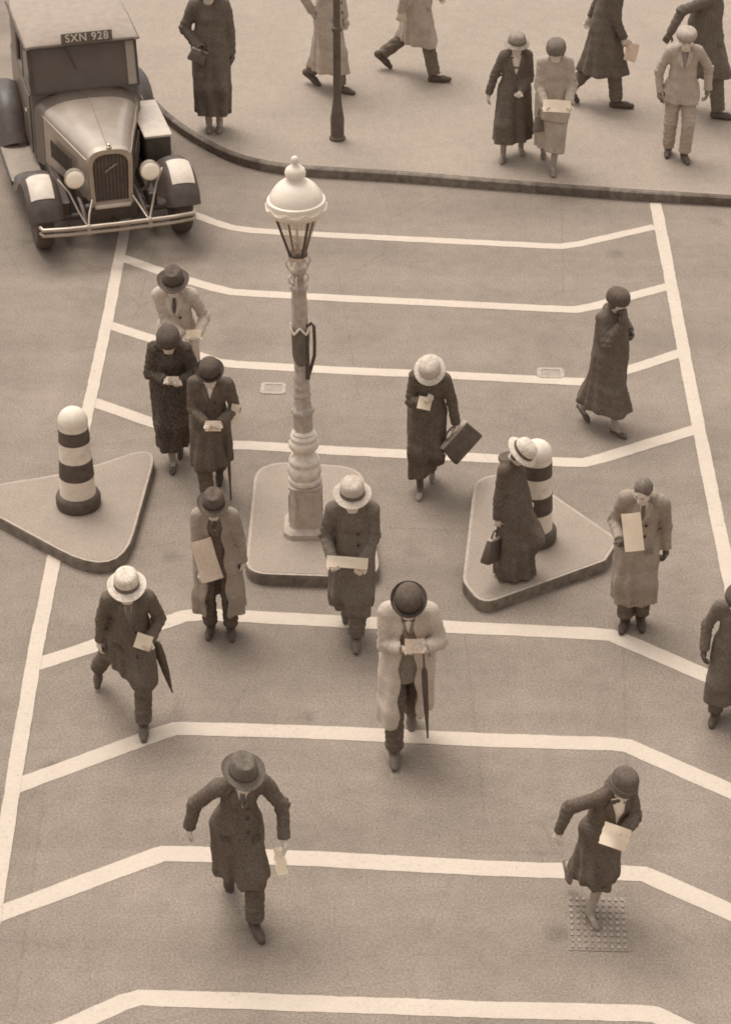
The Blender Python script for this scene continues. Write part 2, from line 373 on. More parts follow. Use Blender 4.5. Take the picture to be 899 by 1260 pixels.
prof = [(hw(30, 592), zp)]
for y, w in ((591, 40), (587, 41), (585, 35), (583, 39), (579, 42), (574, 41), (571, 36), (569.5, 34), (568, 38), (565, 39), (562, 36), (560, 28), (556, 24), (553, 25), (551, 33), (548, 37), (544, 38), (541, 34), (539.5, 31), (538, 34), (535, 33), (533, 27), (531, 29), (528, 24)):
    prof.append((hw(w, y), lz(y)))
bm = bmesh.new(); lathe(bm, prof, 32); obj('moulded_base', bm, IL, lamp, 50)
prof = []
for y, w in ((529, 25), (520, 24), (509, 24.5), (507, 29), (504, 30), (502, 26), (499, 21), (496, 22), (494, 20), (487, 21), (485, 23), (483, 20), (477, 20), (475, 22), (473, 19), (467, 20), (465, 21), (463, 18), (440, 18), (400, 18.5), (396, 21), (393, 20), (372, 20), (366, 19), (358, 18), (355, 23), (352, 23), (350, 15), (340, 12), (336, 20), (333, 21), (330, 12)):
    prof.append((hw(w, y), lz(y)))
def flute(r, z, a):
    k = .93 + .05 * math.cos(8 * a); return (r * k * math.cos(a), r * k * math.sin(a), z)
bm = bmesh.new(); lathe(bm, prof, 48, fx=flute); obj('column', bm, IR, lamp, 50)
# little leaf crown and dark shield with its side bracket
z0, z1 = lz(446), lz(401); rr = hw(19, 420) + .012
bm = bmesh.new(); n = 18; A = []; B = []; C2 = []; D = []
for i in range(n + 1):
    a = -math.pi / 2 - 1.25 + 2.5 * i / n; t = abs(i / n - .5) * 2; low = z0 + (.10 * t * t); c, s = math.cos(a), math.sin(a)
    A.append(bm.verts.new((rr * c, rr * s, low))); B.append(bm.verts.new((rr * c, rr * s, z1 - .05 * (1 - abs(2 * t - 1)))))
    C2.append(bm.verts.new(((rr - .01) * c, (rr - .01) * s, low))); D.append(bm.verts.new(((rr - .01) * c, (rr - .01) * s, z1 - .05 * (1 - abs(2 * t - 1)))))
for i in range(n): bm.faces.new((A[i], A[i + 1], B[i + 1], B[i])); bm.faces.new((D[i], D[i + 1], C2[i + 1], C2[i])); bm.faces.new((B[i], B[i + 1], D[i + 1], D[i])); bm.faces.new((C2[i], C2[i + 1], A[i + 1], A[i]))
obj('shield', bm, mat('lamp_shield', .11, .6, .3, 10), lamp, 60)
bm = bmesh.new()
pts = [((rr + .008) * math.cos(-math.pi / 2 + t), (rr + .008) * math.sin(-math.pi / 2 + t), z1 + .02 - .075 * (1 - abs(abs(t) * 2 / 1.3 - 1))) for t in [-1.3 + 2.6 * k / 24 for k in range(25)]]
tube(bm, pts, .011, 6)
for sx in (-1, 1): tube(bm, [(sx * (rr + .005) * math.sin(1.3), -(rr + .005) * math.cos(1.3), z1 + .04), (sx * (rr + .01) * math.sin(1.1), -(rr + .01) * math.cos(1.1), z1 - .15)], .009, 6)
obj('leaf_crown', bm, WH, lamp, 60)
bm = bmesh.new(); xo = lw(17, 420)
tube(bm, [(rr * .8, -.02, lz(401)), (xo * .8, -.03, lz(396)), (xo, -.03, lz(400)), (xo * 1.02, -.03, lz(420)), (xo * .98, -.03, lz(436)), (xo * .75, -.03, lz(449)), (rr * .75, -.03, lz(462))], .016, 8)
tube(bm, [(rr * .72, -.05, lz(410)), (rr * .72, -.05, lz(463))], .02, 8)
obj('side_bracket', bm, DK, lamp, 60)
# scrolled frog under the lantern
bm = bmesh.new(); zl = lz(314); zf = lz(334)
for k in range(6):
    a = k * math.pi / 3 + .3; c, s = math.cos(a), math.sin(a)
    loop = [(.05, zf), (.085, zf + .03), (.115, zf + .09), (.10, zf + .14), (.06, zf + .12), (.055, zf + .08), (.08, zf + .075)]
    tube(bm, [(r * c, r * s, z) for r, z in loop], .010, 6)
    tube(bm, [(r * c, r * s, z) for r, z in ((.05, lz(350)), (.088, lz(346)), (.09, lz(340)), (.05, lz(336)))], .010, 6)
lathe(bm, [(.03, zf), (.045, zf + .02), (.03, zf + .05), (.03, zl - .03), (.075, zl - .02), (.08, zl), (.05, zl + .005)], 20)
obj('scroll_bracket', bm, IL, lamp, 50)
zt = lz(262); r0 = .075; r1 = lw(60, 262) / 2
bm = bmesh.new()
for k in range(4):
    a = k * math.pi / 2 + .55; c, s = math.cos(a), math.sin(a); tube(bm, [(r0 * c, r0 * s, zl), (r1 * c, r1 * s, zt + .02)], .012, 6)
lathe(bm, [(r0 - .008, zl + .002), (r0 + .012, zl + .004), (r0 + .012, zl + .02), (r0 - .008, zl + .02)], 24)
obj('lantern_frame', bm, DK, lamp, 50)
bm = bmesh.new(); lathe(bm, [(r0 - .004, zl + .005), (r1 - .008, zt + .015)], 32, cap=False); obj('glass', bm, glass_mat(), lamp, 60)
bm = bmesh.new(); lathe(bm, [(.018, zl), (.018, zl + .10), (.03, zl + .11), (.03, zl + .14), (.012, zl + .15), (.008, zl + .26)], 14); obj('burner', bm, WH, lamp, 50)
rd = lw(73, 252) / 2
bm = bmesh.new()
P_ = [(r1 - .03, zt - .005), (r1 + .01, zt - .004), (rd * .95, lz(260)), (rd * .99, lz(257)), (rd, lz(252))]
for y, w in ((247, 73), (245, 72), (244, 67), (240, 65), (235, 59), (230, 51), (226, 42), (223, 31), (220.5, 22), (218, 19), (216, 25), (212, 26.5), (208, 24), (205, 17), (203, 9), (201, 7), (199, 9), (196, 10), (193, 7), (191.5, 1)): P_.append((lw(w, y) / 2, lz(y)))
lathe(bm, P_, 40); obj('lantern_dome', bm, WH, lamp, 40)
bm = bmesh.new()
def crest(r, z, t): k = .5 + .5 * math.cos(10 * t); return (r * math.cos(t), r * math.sin(t), z + (.035 * k ** 3 if z > lz(256) + .012 else 0))
lathe(bm, [(rd * .97, lz(256)), (rd * 1.03, lz(256)), (rd * 1.05, lz(256) + .02), (rd * 1.03, lz(256) + .022)], 80, fx=crest); obj('dome_crest', bm, WH, lamp)

# slim dark post on the pavement
g = at(415, 171, KH); e = empty('iron_post', (g.x, g.y, KH + .004)); tag(e, 'slim dark iron post with a flared foot standing on the pavement', 'post')
PK = mat('post_dark', .10, .6, .2, 12, .2, fine=.2)
bm = bmesh.new(); lathe(bm, [(.10, 0), (.10, .03), (.082, .05), (.085, .28), (.072, .36), (.055, .5), (.05, .56)], 24); obj('foot', bm, PK, e, 40)
bm = bmesh.new(); lathe(bm, [(.05, .55), (.046, 1.4), (.062, 1.42), (.062, 1.46), (.044, 1.48), (.042, 3.4), (.06, 3.42), (.06, 3.46), (.02, 3.5), (.05, 3.56), (.05, 3.6), (.01, 3.66)], 20); obj('shaft', bm, PK, e, 40)
# ------------------------------------------------------------------ signed-distance modelling for figures
def prim_cap(a, b, ra, rb, sq=1.0):
    a = np.array(a, np.float32); b = np.array(b, np.float32); ba = b - a; L2 = float(ba @ ba) + 1e-9; m = max(ra, rb) + .03
    def fn(X, Y, Z):
        t = np.clip(((X - a[0]) * ba[0] + (Y - a[1]) * ba[1] + (Z - a[2]) * ba[2]) / L2, 0, 1)
        return np.sqrt((X - a[0] - t * ba[0]) ** 2 + ((Y - a[1] - t * ba[1]) * sq) ** 2 + (Z - a[2] - t * ba[2]) ** 2) - (ra + (rb - ra) * t)
    return fn, np.minimum(a, b) - m, np.maximum(a, b) + m
def prim_ell(c, R, rad_):
    """ellipsoid with axes = columns of R"""
    c = np.array(c, np.float32); R = np.array(R, np.float32); r = np.array(rad_, np.float32); m = float(r.max()) + .03
    def fn(X, Y, Z):
        dx, dy, dz = X - c[0], Y - c[1], Z - c[2]; q = [(dx * R[0, i] + dy * R[1, i] + dz * R[2, i]) / r[i] for i in range(3)]
        k0 = np.sqrt(q[0] ** 2 + q[1] ** 2 + q[2] ** 2); k1 = np.sqrt((q[0] / r[0]) ** 2 + (q[1] / r[1]) ** 2 + (q[2] / r[2]) ** 2) + 1e-6
        return k0 * (k0 - 1) / k1
    return fn, c - m, c + m
def smin(a, b, k):
    h = np.maximum(k - np.abs(a - b), 0) / k; return np.minimum(a, b) - h * h * k * .25
class Field:
    def __init__(s, lo, hi, h):
        s.h = h; s.lo = np.array(lo, np.float32); n = np.ceil((np.array(hi) - s.lo) / h).astype(int) + 1
        s.ax = [s.lo[i] + h * np.arange(n[i], dtype=np.float32) for i in range(3)]; s.a = np.full(n, 1., np.float32)
    def win(s, lo, hi):
        sl = []
        for i in range(3):
            a = int(np.clip(np.floor((lo[i] - s.lo[i]) / s.h), 0, s.a.shape[i])); b = int(np.clip(np.ceil((hi[i] - s.lo[i]) / s.h) + 1, 0, s.a.shape[i])); sl.append(slice(a, b))
        return tuple(sl), s.ax[0][sl[0]][:, None, None], s.ax[1][sl[1]][None, :, None], s.ax[2][sl[2]][None, None, :]
    def add(s, prim, k=.02):
        fn, lo, hi = prim; w, X, Y, Z = s.win(lo, hi)
        if s.a[w].size: s.a[w] = smin(s.a[w], fn(X, Y, Z), k)
    def sub(s, prim, k=.012):
        fn, lo, hi = prim; w, X, Y, Z = s.win(lo, hi)
        if s.a[w].size: s.a[w] = -smin(-s.a[w], fn(X, Y, Z), k)
    def above(s, z0, k=.004, nx=0., ny=0.):
        d = (z0 + nx * s.ax[0][:, None, None] + ny * s.ax[1][None, :, None]) - s.ax[2][None, None, :]; s.a = np.maximum(s.a, d)
    def grid(s): return s.ax[0][:, None, None], s.ax[1][None, :, None], s.ax[2][None, None, :]
    def mesh(s, name, scale=1.0, smooth=1):
        f = s.a; f[0], f[-1], f[:, 0], f[:, -1], f[:, :, 0], f[:, :, -1] = 1, 1, 1, 1, 1, 1
        ins = f < 0; nx, ny, nz = f.shape
        cnt = np.zeros((nx - 1, ny - 1, nz - 1), np.int8)
        for dx in (0, 1):
            for dy in (0, 1):
                for dz in (0, 1): cnt += ins[dx:nx - 1 + dx, dy:ny - 1 + dy, dz:nz - 1 + dz]
        act = (cnt > 0) & (cnt < 8); I = np.argwhere(act)
        if not len(I): return None
        idx = np.full(act.shape, -1, np.int32); idx[act] = np.arange(len(I))
        acc = np.zeros((len(I), 3), np.float32); num = np.zeros(len(I), np.float32)
        cor = [(0, 0, 0), (1, 0, 0), (0, 1, 0), (1, 1, 0), (0, 0, 1), (1, 0, 1), (0, 1, 1), (1, 1, 1)]
        val = [f[I[:, 0] + c[0], I[:, 1] + c[1], I[:, 2] + c[2]] for c in cor]
        for i in range(8):
            for j in range(i + 1, 8):
                if sum(abs(a - b) for a, b in zip(cor[i], cor[j])) != 1: continue
                va, vb = val[i], val[j]; m = (va < 0) != (vb < 0); t = np.where(m, va / np.where(m, va - vb, 1), 0)
                p = np.array(cor[i], np.float32)[None] + t[:, None] * (np.array(cor[j], np.float32) - np.array(cor[i], np.float32))[None]
                acc += np.where(m[:, None], p, 0); num += m
        V = (I + acc / num[:, None]) * s.h + s.lo
        Q = []
        for ax in range(3):
            sh = [slice(1, -1)] * 3; sh[ax] = slice(0, -1); sh2 = list(sh); sh2[ax] = slice(1, None)
            A = ins[tuple(sh)]; B = ins[tuple(sh2)]; E = np.argwhere(A != B)
            if not len(E): continue
            o = np.array([1, 1, 1]); o[ax] = 0; E = E + o
            u, w = [(1, 2), (2, 0), (0, 1)][ax]; du = np.zeros(3, int); du[u] = 1; dw = np.zeros(3, int); dw[w] = 1
            g_ = lambda K: idx[K[:, 0], K[:, 1], K[:, 2]]
            q = np.stack([g_(E - du - dw), g_(E - dw), g_(E), g_(E - du)], 1)
            flip = ~ins[E[:, 0], E[:, 1], E[:, 2]]; q[flip] = q[flip][:, ::-1]; Q.append(q)
        Q = np.concatenate(Q); Q = Q[(Q >= 0).all(1)]
        for _ in range(smooth):                      # one light Laplacian pass
            S = np.zeros_like(V); C = np.zeros(len(V), np.float32)
            for k in range(4):
                a_, b_ = Q[:, k], Q[:, (k + 1) % 4]; np.add.at(S, a_, V[b_]); np.add.at(S, b_, V[a_]); np.add.at(C, a_, 1); np.add.at(C, b_, 1)
            V = V * .55 + S / np.maximum(C, 1)[:, None] * .45
        V = V * scale
        me = bpy.data.meshes.new(name); me.vertices.add(len(V)); me.vertices.foreach_set('co', V.astype(np.float32).ravel())
        me.loops.add(Q.size); me.loops.foreach_set('vertex_index', Q.astype(np.int32).ravel())
        me.polygons.add(len(Q)); me.polygons.foreach_set('loop_start', np.arange(0, Q.size, 4, dtype=np.int32)); me.polygons.foreach_set('loop_total', np.full(len(Q), 4, np.int32))
        me.polygons.foreach_set('use_smooth', np.ones(len(Q), bool)); me.update(calc_edges=True); me.validate()
        return me

def V3(*a): return np.array(a, float)
def nrm(v): v = np.asarray(v, float); return v / (np.linalg.norm(v) + 1e-9)
def ik(root, tgt, l1, l2, pole):
    root, tgt = np.asarray(root, float), np.asarray(tgt, float); d = tgt - root; D = np.linalg.norm(d)
    if D > .998 * (l1 + l2): tgt = root + d / D * .998 * (l1 + l2); d = tgt - root; D = np.linalg.norm(d)
    if D < abs(l1 - l2) + .02: D = abs(l1 - l2) + .02
    a = (l1 * l1 - l2 * l2 + D * D) / (2 * D); h = math.sqrt(max(l1 * l1 - a * a, 0)); n = d / np.linalg.norm(d); p = np.asarray(pole, float); p = nrm(p - n * (p @ n))
    return root + n * a + p * h, tgt
def rotm(ax, deg):
    return np.array(Matrix.Rotation(rad(deg), 3, Vector(ax)))

SKIN = mat('skin', .52, .6, .08, 20, .1, 60, fine=.08)
def hat_mesh(kind, Hm, big=1.0):
    """returns list of (part name, bmesh) in head space -> Hm; z up, -y forward"""
    out = []
    ex, ey = .092 * big, .106 * big
    def el(dip=0., up=0., pinch=0., dent=0., hc=.11):
        def f(r, z, a):
            c, s = math.cos(a), math.sin(a); x, y = r * c * ex / .1, r * s * ey / .1
            if r > .112: k = (r - .112) / .05; z = z - dip * k * max(0, -s) ** 1.5 + up * k * abs(c) ** 2 - .3 * dip * k * max(0, s)
            if pinch and z > .05 and r < .112: k = (z - .05) / (hc - .05); x *= 1 - pinch * k * (1 if s < 0 else .35); 
            if dent and r < .085 and z > hc * .7: z -= dent * (1 - (r / .085) ** 2) * (1 - .5 * abs(c))
            return (x, y, z)
        return f
    bm = bmesh.new(); band = None
    if kind == 'fedora':
        lathe(bm, [(.092, -.004), (.128, -.006), (.150, .004), (.158, .012), (.161, .013), (.160, .018), (.150, .011), (.128, .001), (.108, .004), (.105, .03), (.102, .06), (.098, .09), (.088, .112), (.07, .124), (.04, .127), (.012, .126)], 36, Hm, el(.034, .010, .22, .035, .127)); band = [(.1065, .003), (.109, .006), (.1065, .038), (.104, .041)]
    elif kind == 'bowler':
        lathe(bm, [(.092, -.004), (.118, -.004), (.134, .008), (.141, .02), (.144, .021), (.141, .027), (.132, .013), (.118, .002), (.106, .004), (.106, .045), (.103, .075), (.094, .102), (.076, .122), (.05, .134), (.025, .138), (.006, .139)], 36, Hm, el(.006, .012)); band = [(.1065, .003), (.109, .006), (.108, .028), (.1065, .031)]
    elif kind == 'boater':
        lathe(bm, [(.092, -.003), (.135, -.004), (.165, -.006), (.167, .0), (.135, .004), (.108, .005), (.107, .05), (.104, .085), (.096, .108), (.08, .122), (.05, .130), (.008, .132)], 36, Hm, el(.02, .008, .06, .012, .132)); band = [(.1065, .003), (.110, .006), (.1085, .04), (.1065, .043)]
    elif kind == 'cloche':
        lathe(bm, [(.104, -.03), (.118, -.042), (.124, -.040), (.112, -.018), (.109, .01), (.107, .04), (.101, .07), (.087, .098), (.06, .115), (.03, .122), (.006, .123)], 36, Hm, el(.008, -.006)); band = [(.112, -.012), (.114, -.008), (.1115, .012), (.109, .016)]
    elif kind == 'brimmed':
        lathe(bm, [(.10, -.008), (.13, -.014), (.155, -.024), (.157, -.018), (.130, -.006), (.109, .0), (.108, .03), (.104, .06), (.094, .085), (.07, .103), (.035, .11), (.006, .111)], 36, Hm, el(.01, -.006)); band = [(.1095, .0), (.113, .004), (.1105, .028), (.108, .031)]
    elif kind == 'cap':
        lathe(bm, [(.100, -.012), (.112, -.006), (.124, .02), (.122, .05), (.108, .074), (.08, .09), (.04, .097), (.006, .098)], 36, Hm, el(0, 0)); band = [(.109, -.016), (.113, -.012), (.1135, .004), (.110, .007)]
    elif kind == 'toque':
        lathe(bm, [(.102, -.026), (.114, -.03), (.120, -.01), (.118, .03), (.110, .06), (.09, .085), (.055, .1), (.006, .106)], 36, Hm, el(0, 0)); 
    out.append(('hat', bm))
    if band:
        b2 = bmesh.new(); lathe(b2, band, 36, Hm, el(0, 0, .1 if kind == 'fedora' else 0., 0, .127)); out.append(('hat_band', b2))
    return out

def person(px, label, foot='A', yaw=0., s=1.0, lean=6., side=0., bow=15., turn=0., female=False, feet=None, hands=None, hat=None, hatv=.08, bandv=None, coatv=.08, hem=.42, rhem=.22, flare=0., trou=.08, shoev=.07, shirt=True, tie=.08, scarf=None, skirt=None, legv=.30, hairv=.10, bald=False, opened=None, suitv=None, folds=9, foldamp=.017, gap=.0, bag=None, gz=0., vneck=.20, vwid=.055, twist=0., fur=False, glove=None, sit=0., belt=False, bulk=1.0, thrust=.8, bow_tie=False, collar=True, group=None, hemtilt=(0, 0), blousev=None, buttons=True, mittens=None):
    F = feet or dict(A=(-.09, .0, 0, 0, -8), B=(.09, -.02, 0, 0, 8))
    H = dict(hands or {})
    if group == 'people walking over the crossing': lean += 4 if lean > 0 else 0; s *= .968   # everybody stoops a little over the papers
    g = at(px[0], px[1], gz); R = Matrix.Rotation(rad(yaw), 3, 'Z')
    base = g; Ri = R.inverted()
    def local(q): return tuple(Ri @ (q - base) / s)
    def rayp(p, dy): return ray_at(p[0], p[1], base.y + dy)
    F = dict(F)
    for k in 'AB':                                  # feet and hands given as (photo point, height or depth): turned into places around the body
        if isinstance(F[k], dict):
            q = F[k]; z = q.get('z', 0.); l = local(at(q['px'][0], q['px'][1], gz + z)); F[k] = (l[0], l[1] + .06, z / s, q.get('p', 0), q.get('y', 0))
        if k in H and 'px' in H[k]: H[k] = dict(H[k], w=local(rayp(H[k]['px'], H[k].get('dy', 0.))))
    W2 = .152 if female else .172
    L1, L2 = .435, .42
    hz = .925
    for k, sx in (('A', -1), ('B', 1)):
        fx, fy, fz, fp, fyaw = F[k]
        if fz < .03 + 1e-6 and fp < 25:
            d = math.hypot(fx - sx * .09, fy); hz = min(hz, .085 + fz + math.sqrt(max((L1 + L2) ** 2 * .992 - d * d, .3)))
    hip = V3(0, 0, hz - sit)
    lr, sr = rad(lean), rad(side); u = nrm(V3(math.sin(sr), -math.sin(lr), math.cos(lr) * math.cos(sr))); 
    tw = rotm((0, 0, 1), twist); rv = tw @ V3(1, 0, 0); rv = nrm(rv - u * (rv @ u)); fw = -np.cross(u, rv) * 1.0
    if fw[1] > 0: fw = -fw
    chest = hip + u * .31; neck = hip + u * .51; shC = hip + u * .452
    sh = {'A': shC - rv * W2, 'B': shC + rv * W2}
    hb = lean * .5 + bow; HR = rotm((0, 0, 1), turn) @ rotm((1, 0, 0), hb); hu = HR @ V3(0, 0, 1); hf = HR @ V3(0, -1, 0); hx = HR @ V3(1, 0, 0)
    hf0 = rotm((0, 0, 1), turn) @ V3(0, -1, 0); nd = nrm(u * .45 + hu * .35 + (fw + hf0) * .5 * thrust); headC = neck + nd * .05 + hu * .082 + fw * .035
    legs = {}
    for k, sx in (('A', -1), ('B', 1)):
        fx, fy, fz, fp, fyaw = F[k]; hp = hip + V3(sx * .09, 0, -.01); an = V3(fx, fy, fz + .085)
        if fp: an = an + V3(0, .02 * math.sin(rad(fp)), .09 * math.sin(rad(fp)) * (1 if fz < .05 else 0))
        kn, an = ik(hp, an, L1, L2, V3(sx * .12, -1, .1)); legs[k] = (hp, kn, an, fp, fyaw)
    arms = {}
    for k, sx in (('A', -1), ('B', 1)):
        h = H.get(k, {}); w = h.get('w', (sx * .27, .0 + .0, .82)); w = V3(*w)
        el, w = ik(sh[k], w, .292, .262, V3(*h.get('pole', (sx * .6, .9, -.3)))); d = nrm(h.get('d', w - el)); nn = V3(*h.get('n', (-sx, 0, .0))); nn = nrm(nn - d * (nn @ d))
        arms[k] = (sh[k], el, w, d, nn, h.get('curl', 28.))
    # ---- body
    pts = [hip, chest, neck, headC] + [p for l in legs.values() for p in l[:3]] + [p for a in arms.values() for p in a[:3]]
    lo = np.min(pts, 0) - .30; hi = np.max(pts, 0) + .30; lo[2] = max(lo[2], -.12); lo[2] = -.10
    B = Field(lo, hi, .0085)
    B.add(prim_cap(hip + V3(-.05, 0, 0), hip + V3(.05, 0, 0), .11, .11, 1.05), .05); B.add(prim_cap(hip, chest, .115, .125, 1.2), .05)
    B.add(prim_cap(shC - rv * (W2 - .06), shC + rv * (W2 - .06), .065, .065), .05); B.add(prim_cap(neck - u * .06, neck + nd * .08, .062, .055), .03)
    for k in 'AB':
        hp, kn, an, fp, fy_ = legs[k]; B.add(prim_cap(hp, kn, .078, .052), .04); m = an + (kn - an) * .65; cb = m + V3(0, .022, 0)
        B.add(prim_cap(kn, cb, .05, .05), .03); B.add(prim_cap(cb, an, .047, .036), .03)
        FR = rotm((0, 0, 1), fy_) @ rotm((1, 0, 0), fp); B.add(prim_cap(an + FR @ V3(0, .03, -.035), an + FR @ V3(0, -.12, -.055), .03, .024), .03)
        S, E, Wr, d, nn, curl = arms[k]; B.add(prim_cap(S, E, .05, .038), .03); B.add(prim_cap(E, Wr, .038, .027), .02)
        sd_ = np.cross(d, nn) * (1 if k == 'A' else -1)          # towards the thumb side
        B.add(prim_cap(Wr, Wr + d * .05, .026, .032, 1.0), .02)
        for q, (o, ln) in enumerate(((.030, .072), (.010, .08), (-.010, .075), (-.029, .06))):
            k0 = Wr + d * .078 + sd_ * o; B.add(prim_cap(Wr + d * .03 + sd_ * o * .7, k0, .015, .0115), .012)
            c1 = rad(curl + q * 4); d1 = d * math.cos(c1) + nn * math.sin(c1); k1 = k0 + d1 * ln * .55; c2 = rad(curl * 2.3 + q * 6); d2 = d * math.cos(c2) + nn * math.sin(c2)
            B.add(prim_cap(k0, k1, .0105, .0095), .004); B.add(prim_cap(k1, k1 + d2 * ln * .5, .0095, .008), .004)
        t0 = Wr + d * .025 + sd_ * .028; t1 = t0 + nrm(d * .7 + sd_ * .7 + nn * .3) * .045; B.add(prim_cap(t0, t1, .014, .0115), .012); B.add(prim_cap(t1, t1 + nrm(d + nn * .6 + sd_ * .1) * .035, .0115, .009), .006)
    # head: skull, face wedge, jaw, nose, brow, sockets, mouth, ears
    hp_ = lambda x, f, z: headC + hx * x + hf * f + hu * z
    RM = np.stack([hx, hf, hu], 1)
    B.add(prim_ell(hp_(0, -.012, .03), RM, (.076, .094, .088)), .02); B.add(prim_ell(hp_(0, .025, -.035), RM, (.06, .068, .078)), .03)
    B.add(prim_cap(hp_(-.02, .062, -.088), hp_(.02, .062, -.088), .024, .024), .03); B.add(prim_cap(hp_(0, .09, .012), hp_(0, .105, -.028), .009, .015), .012)
    B.add(prim_cap(hp_(-.04, .078, .024), hp_(.04, .078, .024), .012, .012), .015)
    for sx in (-1, 1):
        B.sub(prim_ell(hp_(sx * .032, .094, .006), RM, (.018, .014, .010)), .012); B.add(prim_ell(hp_(sx * .078, -.008, -.008), RM, (.010, .02, .032)), .008)
        B.add(prim_ell(hp_(sx * .042, .062, -.028), RM, (.024, .02, .022)), .015)
    B.add(prim_cap(hp_(-.018, .085, -.055), hp_(.018, .085, -.055), .009, .009), .008); B.sub(prim_cap(hp_(-.02, .098, -.052), hp_(.02, .098, -.052), .004, .004), .004)
    me = B.mesh('person', s); root = link('person', me, SKIN); root.location = base; root.rotation_euler = (0, 0, rad(yaw))
    tag(root, label, 'person', group)
    W = np.empty(len(me.vertices) * 3, np.float32); me.vertices.foreach_get('co', W); W = W.reshape(-1, 3) / s
    # gloves: second material over the hands (kept inside the body mesh)
    if glove is not None:
        me.materials.append(mat('glove_%03d' % round(glove * 1000), glove, .7, .1, 30, .1))
        cen = np.empty(len(me.polygons) * 3, np.float32); me.polygons.foreach_get('center', cen); cen = cen.reshape(-1, 3) / s
        mi = np.zeros(len(me.polygons), np.int32)
        for k in 'AB':
            S, E, Wr, d, nn, cu = arms[k]; mi[(np.linalg.norm(cen - (Wr + d * .07), axis=1) < .125)] = 1
        me.polygons.foreach_set('material_index', mi)
    if legv != .30 or skirt or female:
        me.materials.append(mat('stocking_%03d' % round(legv * 1000), legv, .6, .08, 20)); li = len(me.materials) - 1
        cen = np.empty(len(me.polygons) * 3, np.float32); me.polygons.foreach_get('center', cen); cen = cen.reshape(-1, 3) / s
        mi = np.empty(len(me.polygons), np.int32); me.polygons.foreach_get('material_index', mi); mi[cen[:, 2] < .60] = li; me.polygons.foreach_set('material_index', mi)
    for sx in (-1, 1):
        bm = bmesh.new(); bmesh.ops.create_uvsphere(bm, u_segments=10, v_segments=6, radius=.011 * s); c = hp_(sx * .032, .077, .007) * s
        bmesh.ops.translate(bm, verts=bm.verts, vec=Vector(c)); obj('eye', bm, mat('eye_dark', .10, .3, .1), root, 'all')
    # ---- hair
    Hm = Matrix(((hx[0] * s, -hf[0] * s, hu[0] * s, 0), (hx[1] * s, -hf[1] * s, hu[1] * s, 0), (hx[2] * s, -hf[2] * s, hu[2] * s, 0), (0, 0, 0, 1)))
    def fld(lo_, hi_, h): return Field(lo_, hi_, h)
    hf_ = Field(headC - .17, headC + .17, .0085); hf_.add(prim_ell(hp_(0, -.016, .032), RM, (.083, .098, .094)), .01)
    if female: hf_.add(prim_cap(hp_(-.06, -.03, -.03), hp_(.06, -.03, -.03), .045, .045), .03); hf_.sub(prim_ell(hp_(0, .09, -.035), RM, (.058, .07, .08)), .01)
    else:
        hf_.sub(prim_ell(hp_(0, .09, -.035), RM, (.075, .085, .10)), .01); hf_.sub(prim_cap(hp_(-.1, .03, -.09), hp_(.1, .03, -.09), .055, .055), .01)
        if bald: hf_.sub(prim_cap(hp_(0, .10, .09), hp_(0, -.03, .15), .075, .075), .01)
    X, Y, Z = hf_.grid(); hf_.a = hf_.a + .003 * np.sin(X * 230 + 30 * Y) * np.sin(Z * 140 + Y * 110)
    hm = hf_.mesh('hair', s)
    if hm: link('hair', hm, mat('hair_%03d' % round(hairv * 1000), hairv, .6, .3, 40, .3), root)
    # ---- hat
    if hat:
        hc = hp_(0, -.012, .048 if hat not in ('cloche', 'toque') else .042); M = Matrix.Translation(Vector(hc * s)) @ Hm @ Matrix.Rotation(rad(-2), 4, 'X') @ Matrix.Scale(1.09, 4)
        hm_ = mat('hat_%03d' % round(hatv * 1000), hatv, .9, .15, 25, .3, 90, fine=.25, fscale=90); ho = None
        for nm, bm in hat_mesh(hat, M):
            o = obj(nm, bm, hm_ if nm == 'hat' else mat('band_%03d' % round((bandv if bandv is not None else hatv * .6) * 1000), bandv if bandv is not None else hatv * .6, .7, .1, 20), ho or root, 50)
            if nm == 'hat': ho = o
    # ---- lower clothes
    def legpt(k, z):
        hp, kn, an = legs[k][:3]
        a, b = (hp, kn) if z > kn[2] else (kn, an); t = np.clip((a[2] - z) / max(a[2] - b[2], 1e-3), 0, 1); return a + (b - a) * t
    if not female:
        T = Field(lo, hi, .011); T.add(prim_cap(hip + V3(-.05, 0, .02), hip + V3(.05, 0, .02), .125, .125, 1.1), .04); T.add(prim_cap(hip, hip + u * .14, .13, .13, 1.15), .04)
        for k in 'AB':
            hp, kn, an = legs[k][:3]; T.add(prim_cap(hp, kn, .098, .082), .03); T.add(prim_cap(kn, an + (an - kn) * -.02, .08, .074), .02)
        X, Y, Z = T.grid(); T.a = T.a + .004 * np.sin(Z * 55 + 9 * X + np.sin(X * 40) * 2) * np.sin(Y * 33 + Z * 12) + .003 * np.sin(Z * 110 + 25 * Y)
        w0 = T.a.copy()
        for k in 'AB':
            an, kn = legs[k][2], legs[k][1]; d = nrm(an - kn); c = an - d * .015; near = (X - c[0]) ** 2 + (Y - c[1]) ** 2 + (Z - c[2]) ** 2 < .16 ** 2
            T.a = np.where(near, np.maximum(T.a, (X - c[0]) * d[0] + (Y - c[1]) * d[1] + (Z - c[2]) * d[2]), T.a)
        link('trousers', T.mesh('trousers', s), cloth(trou), root)
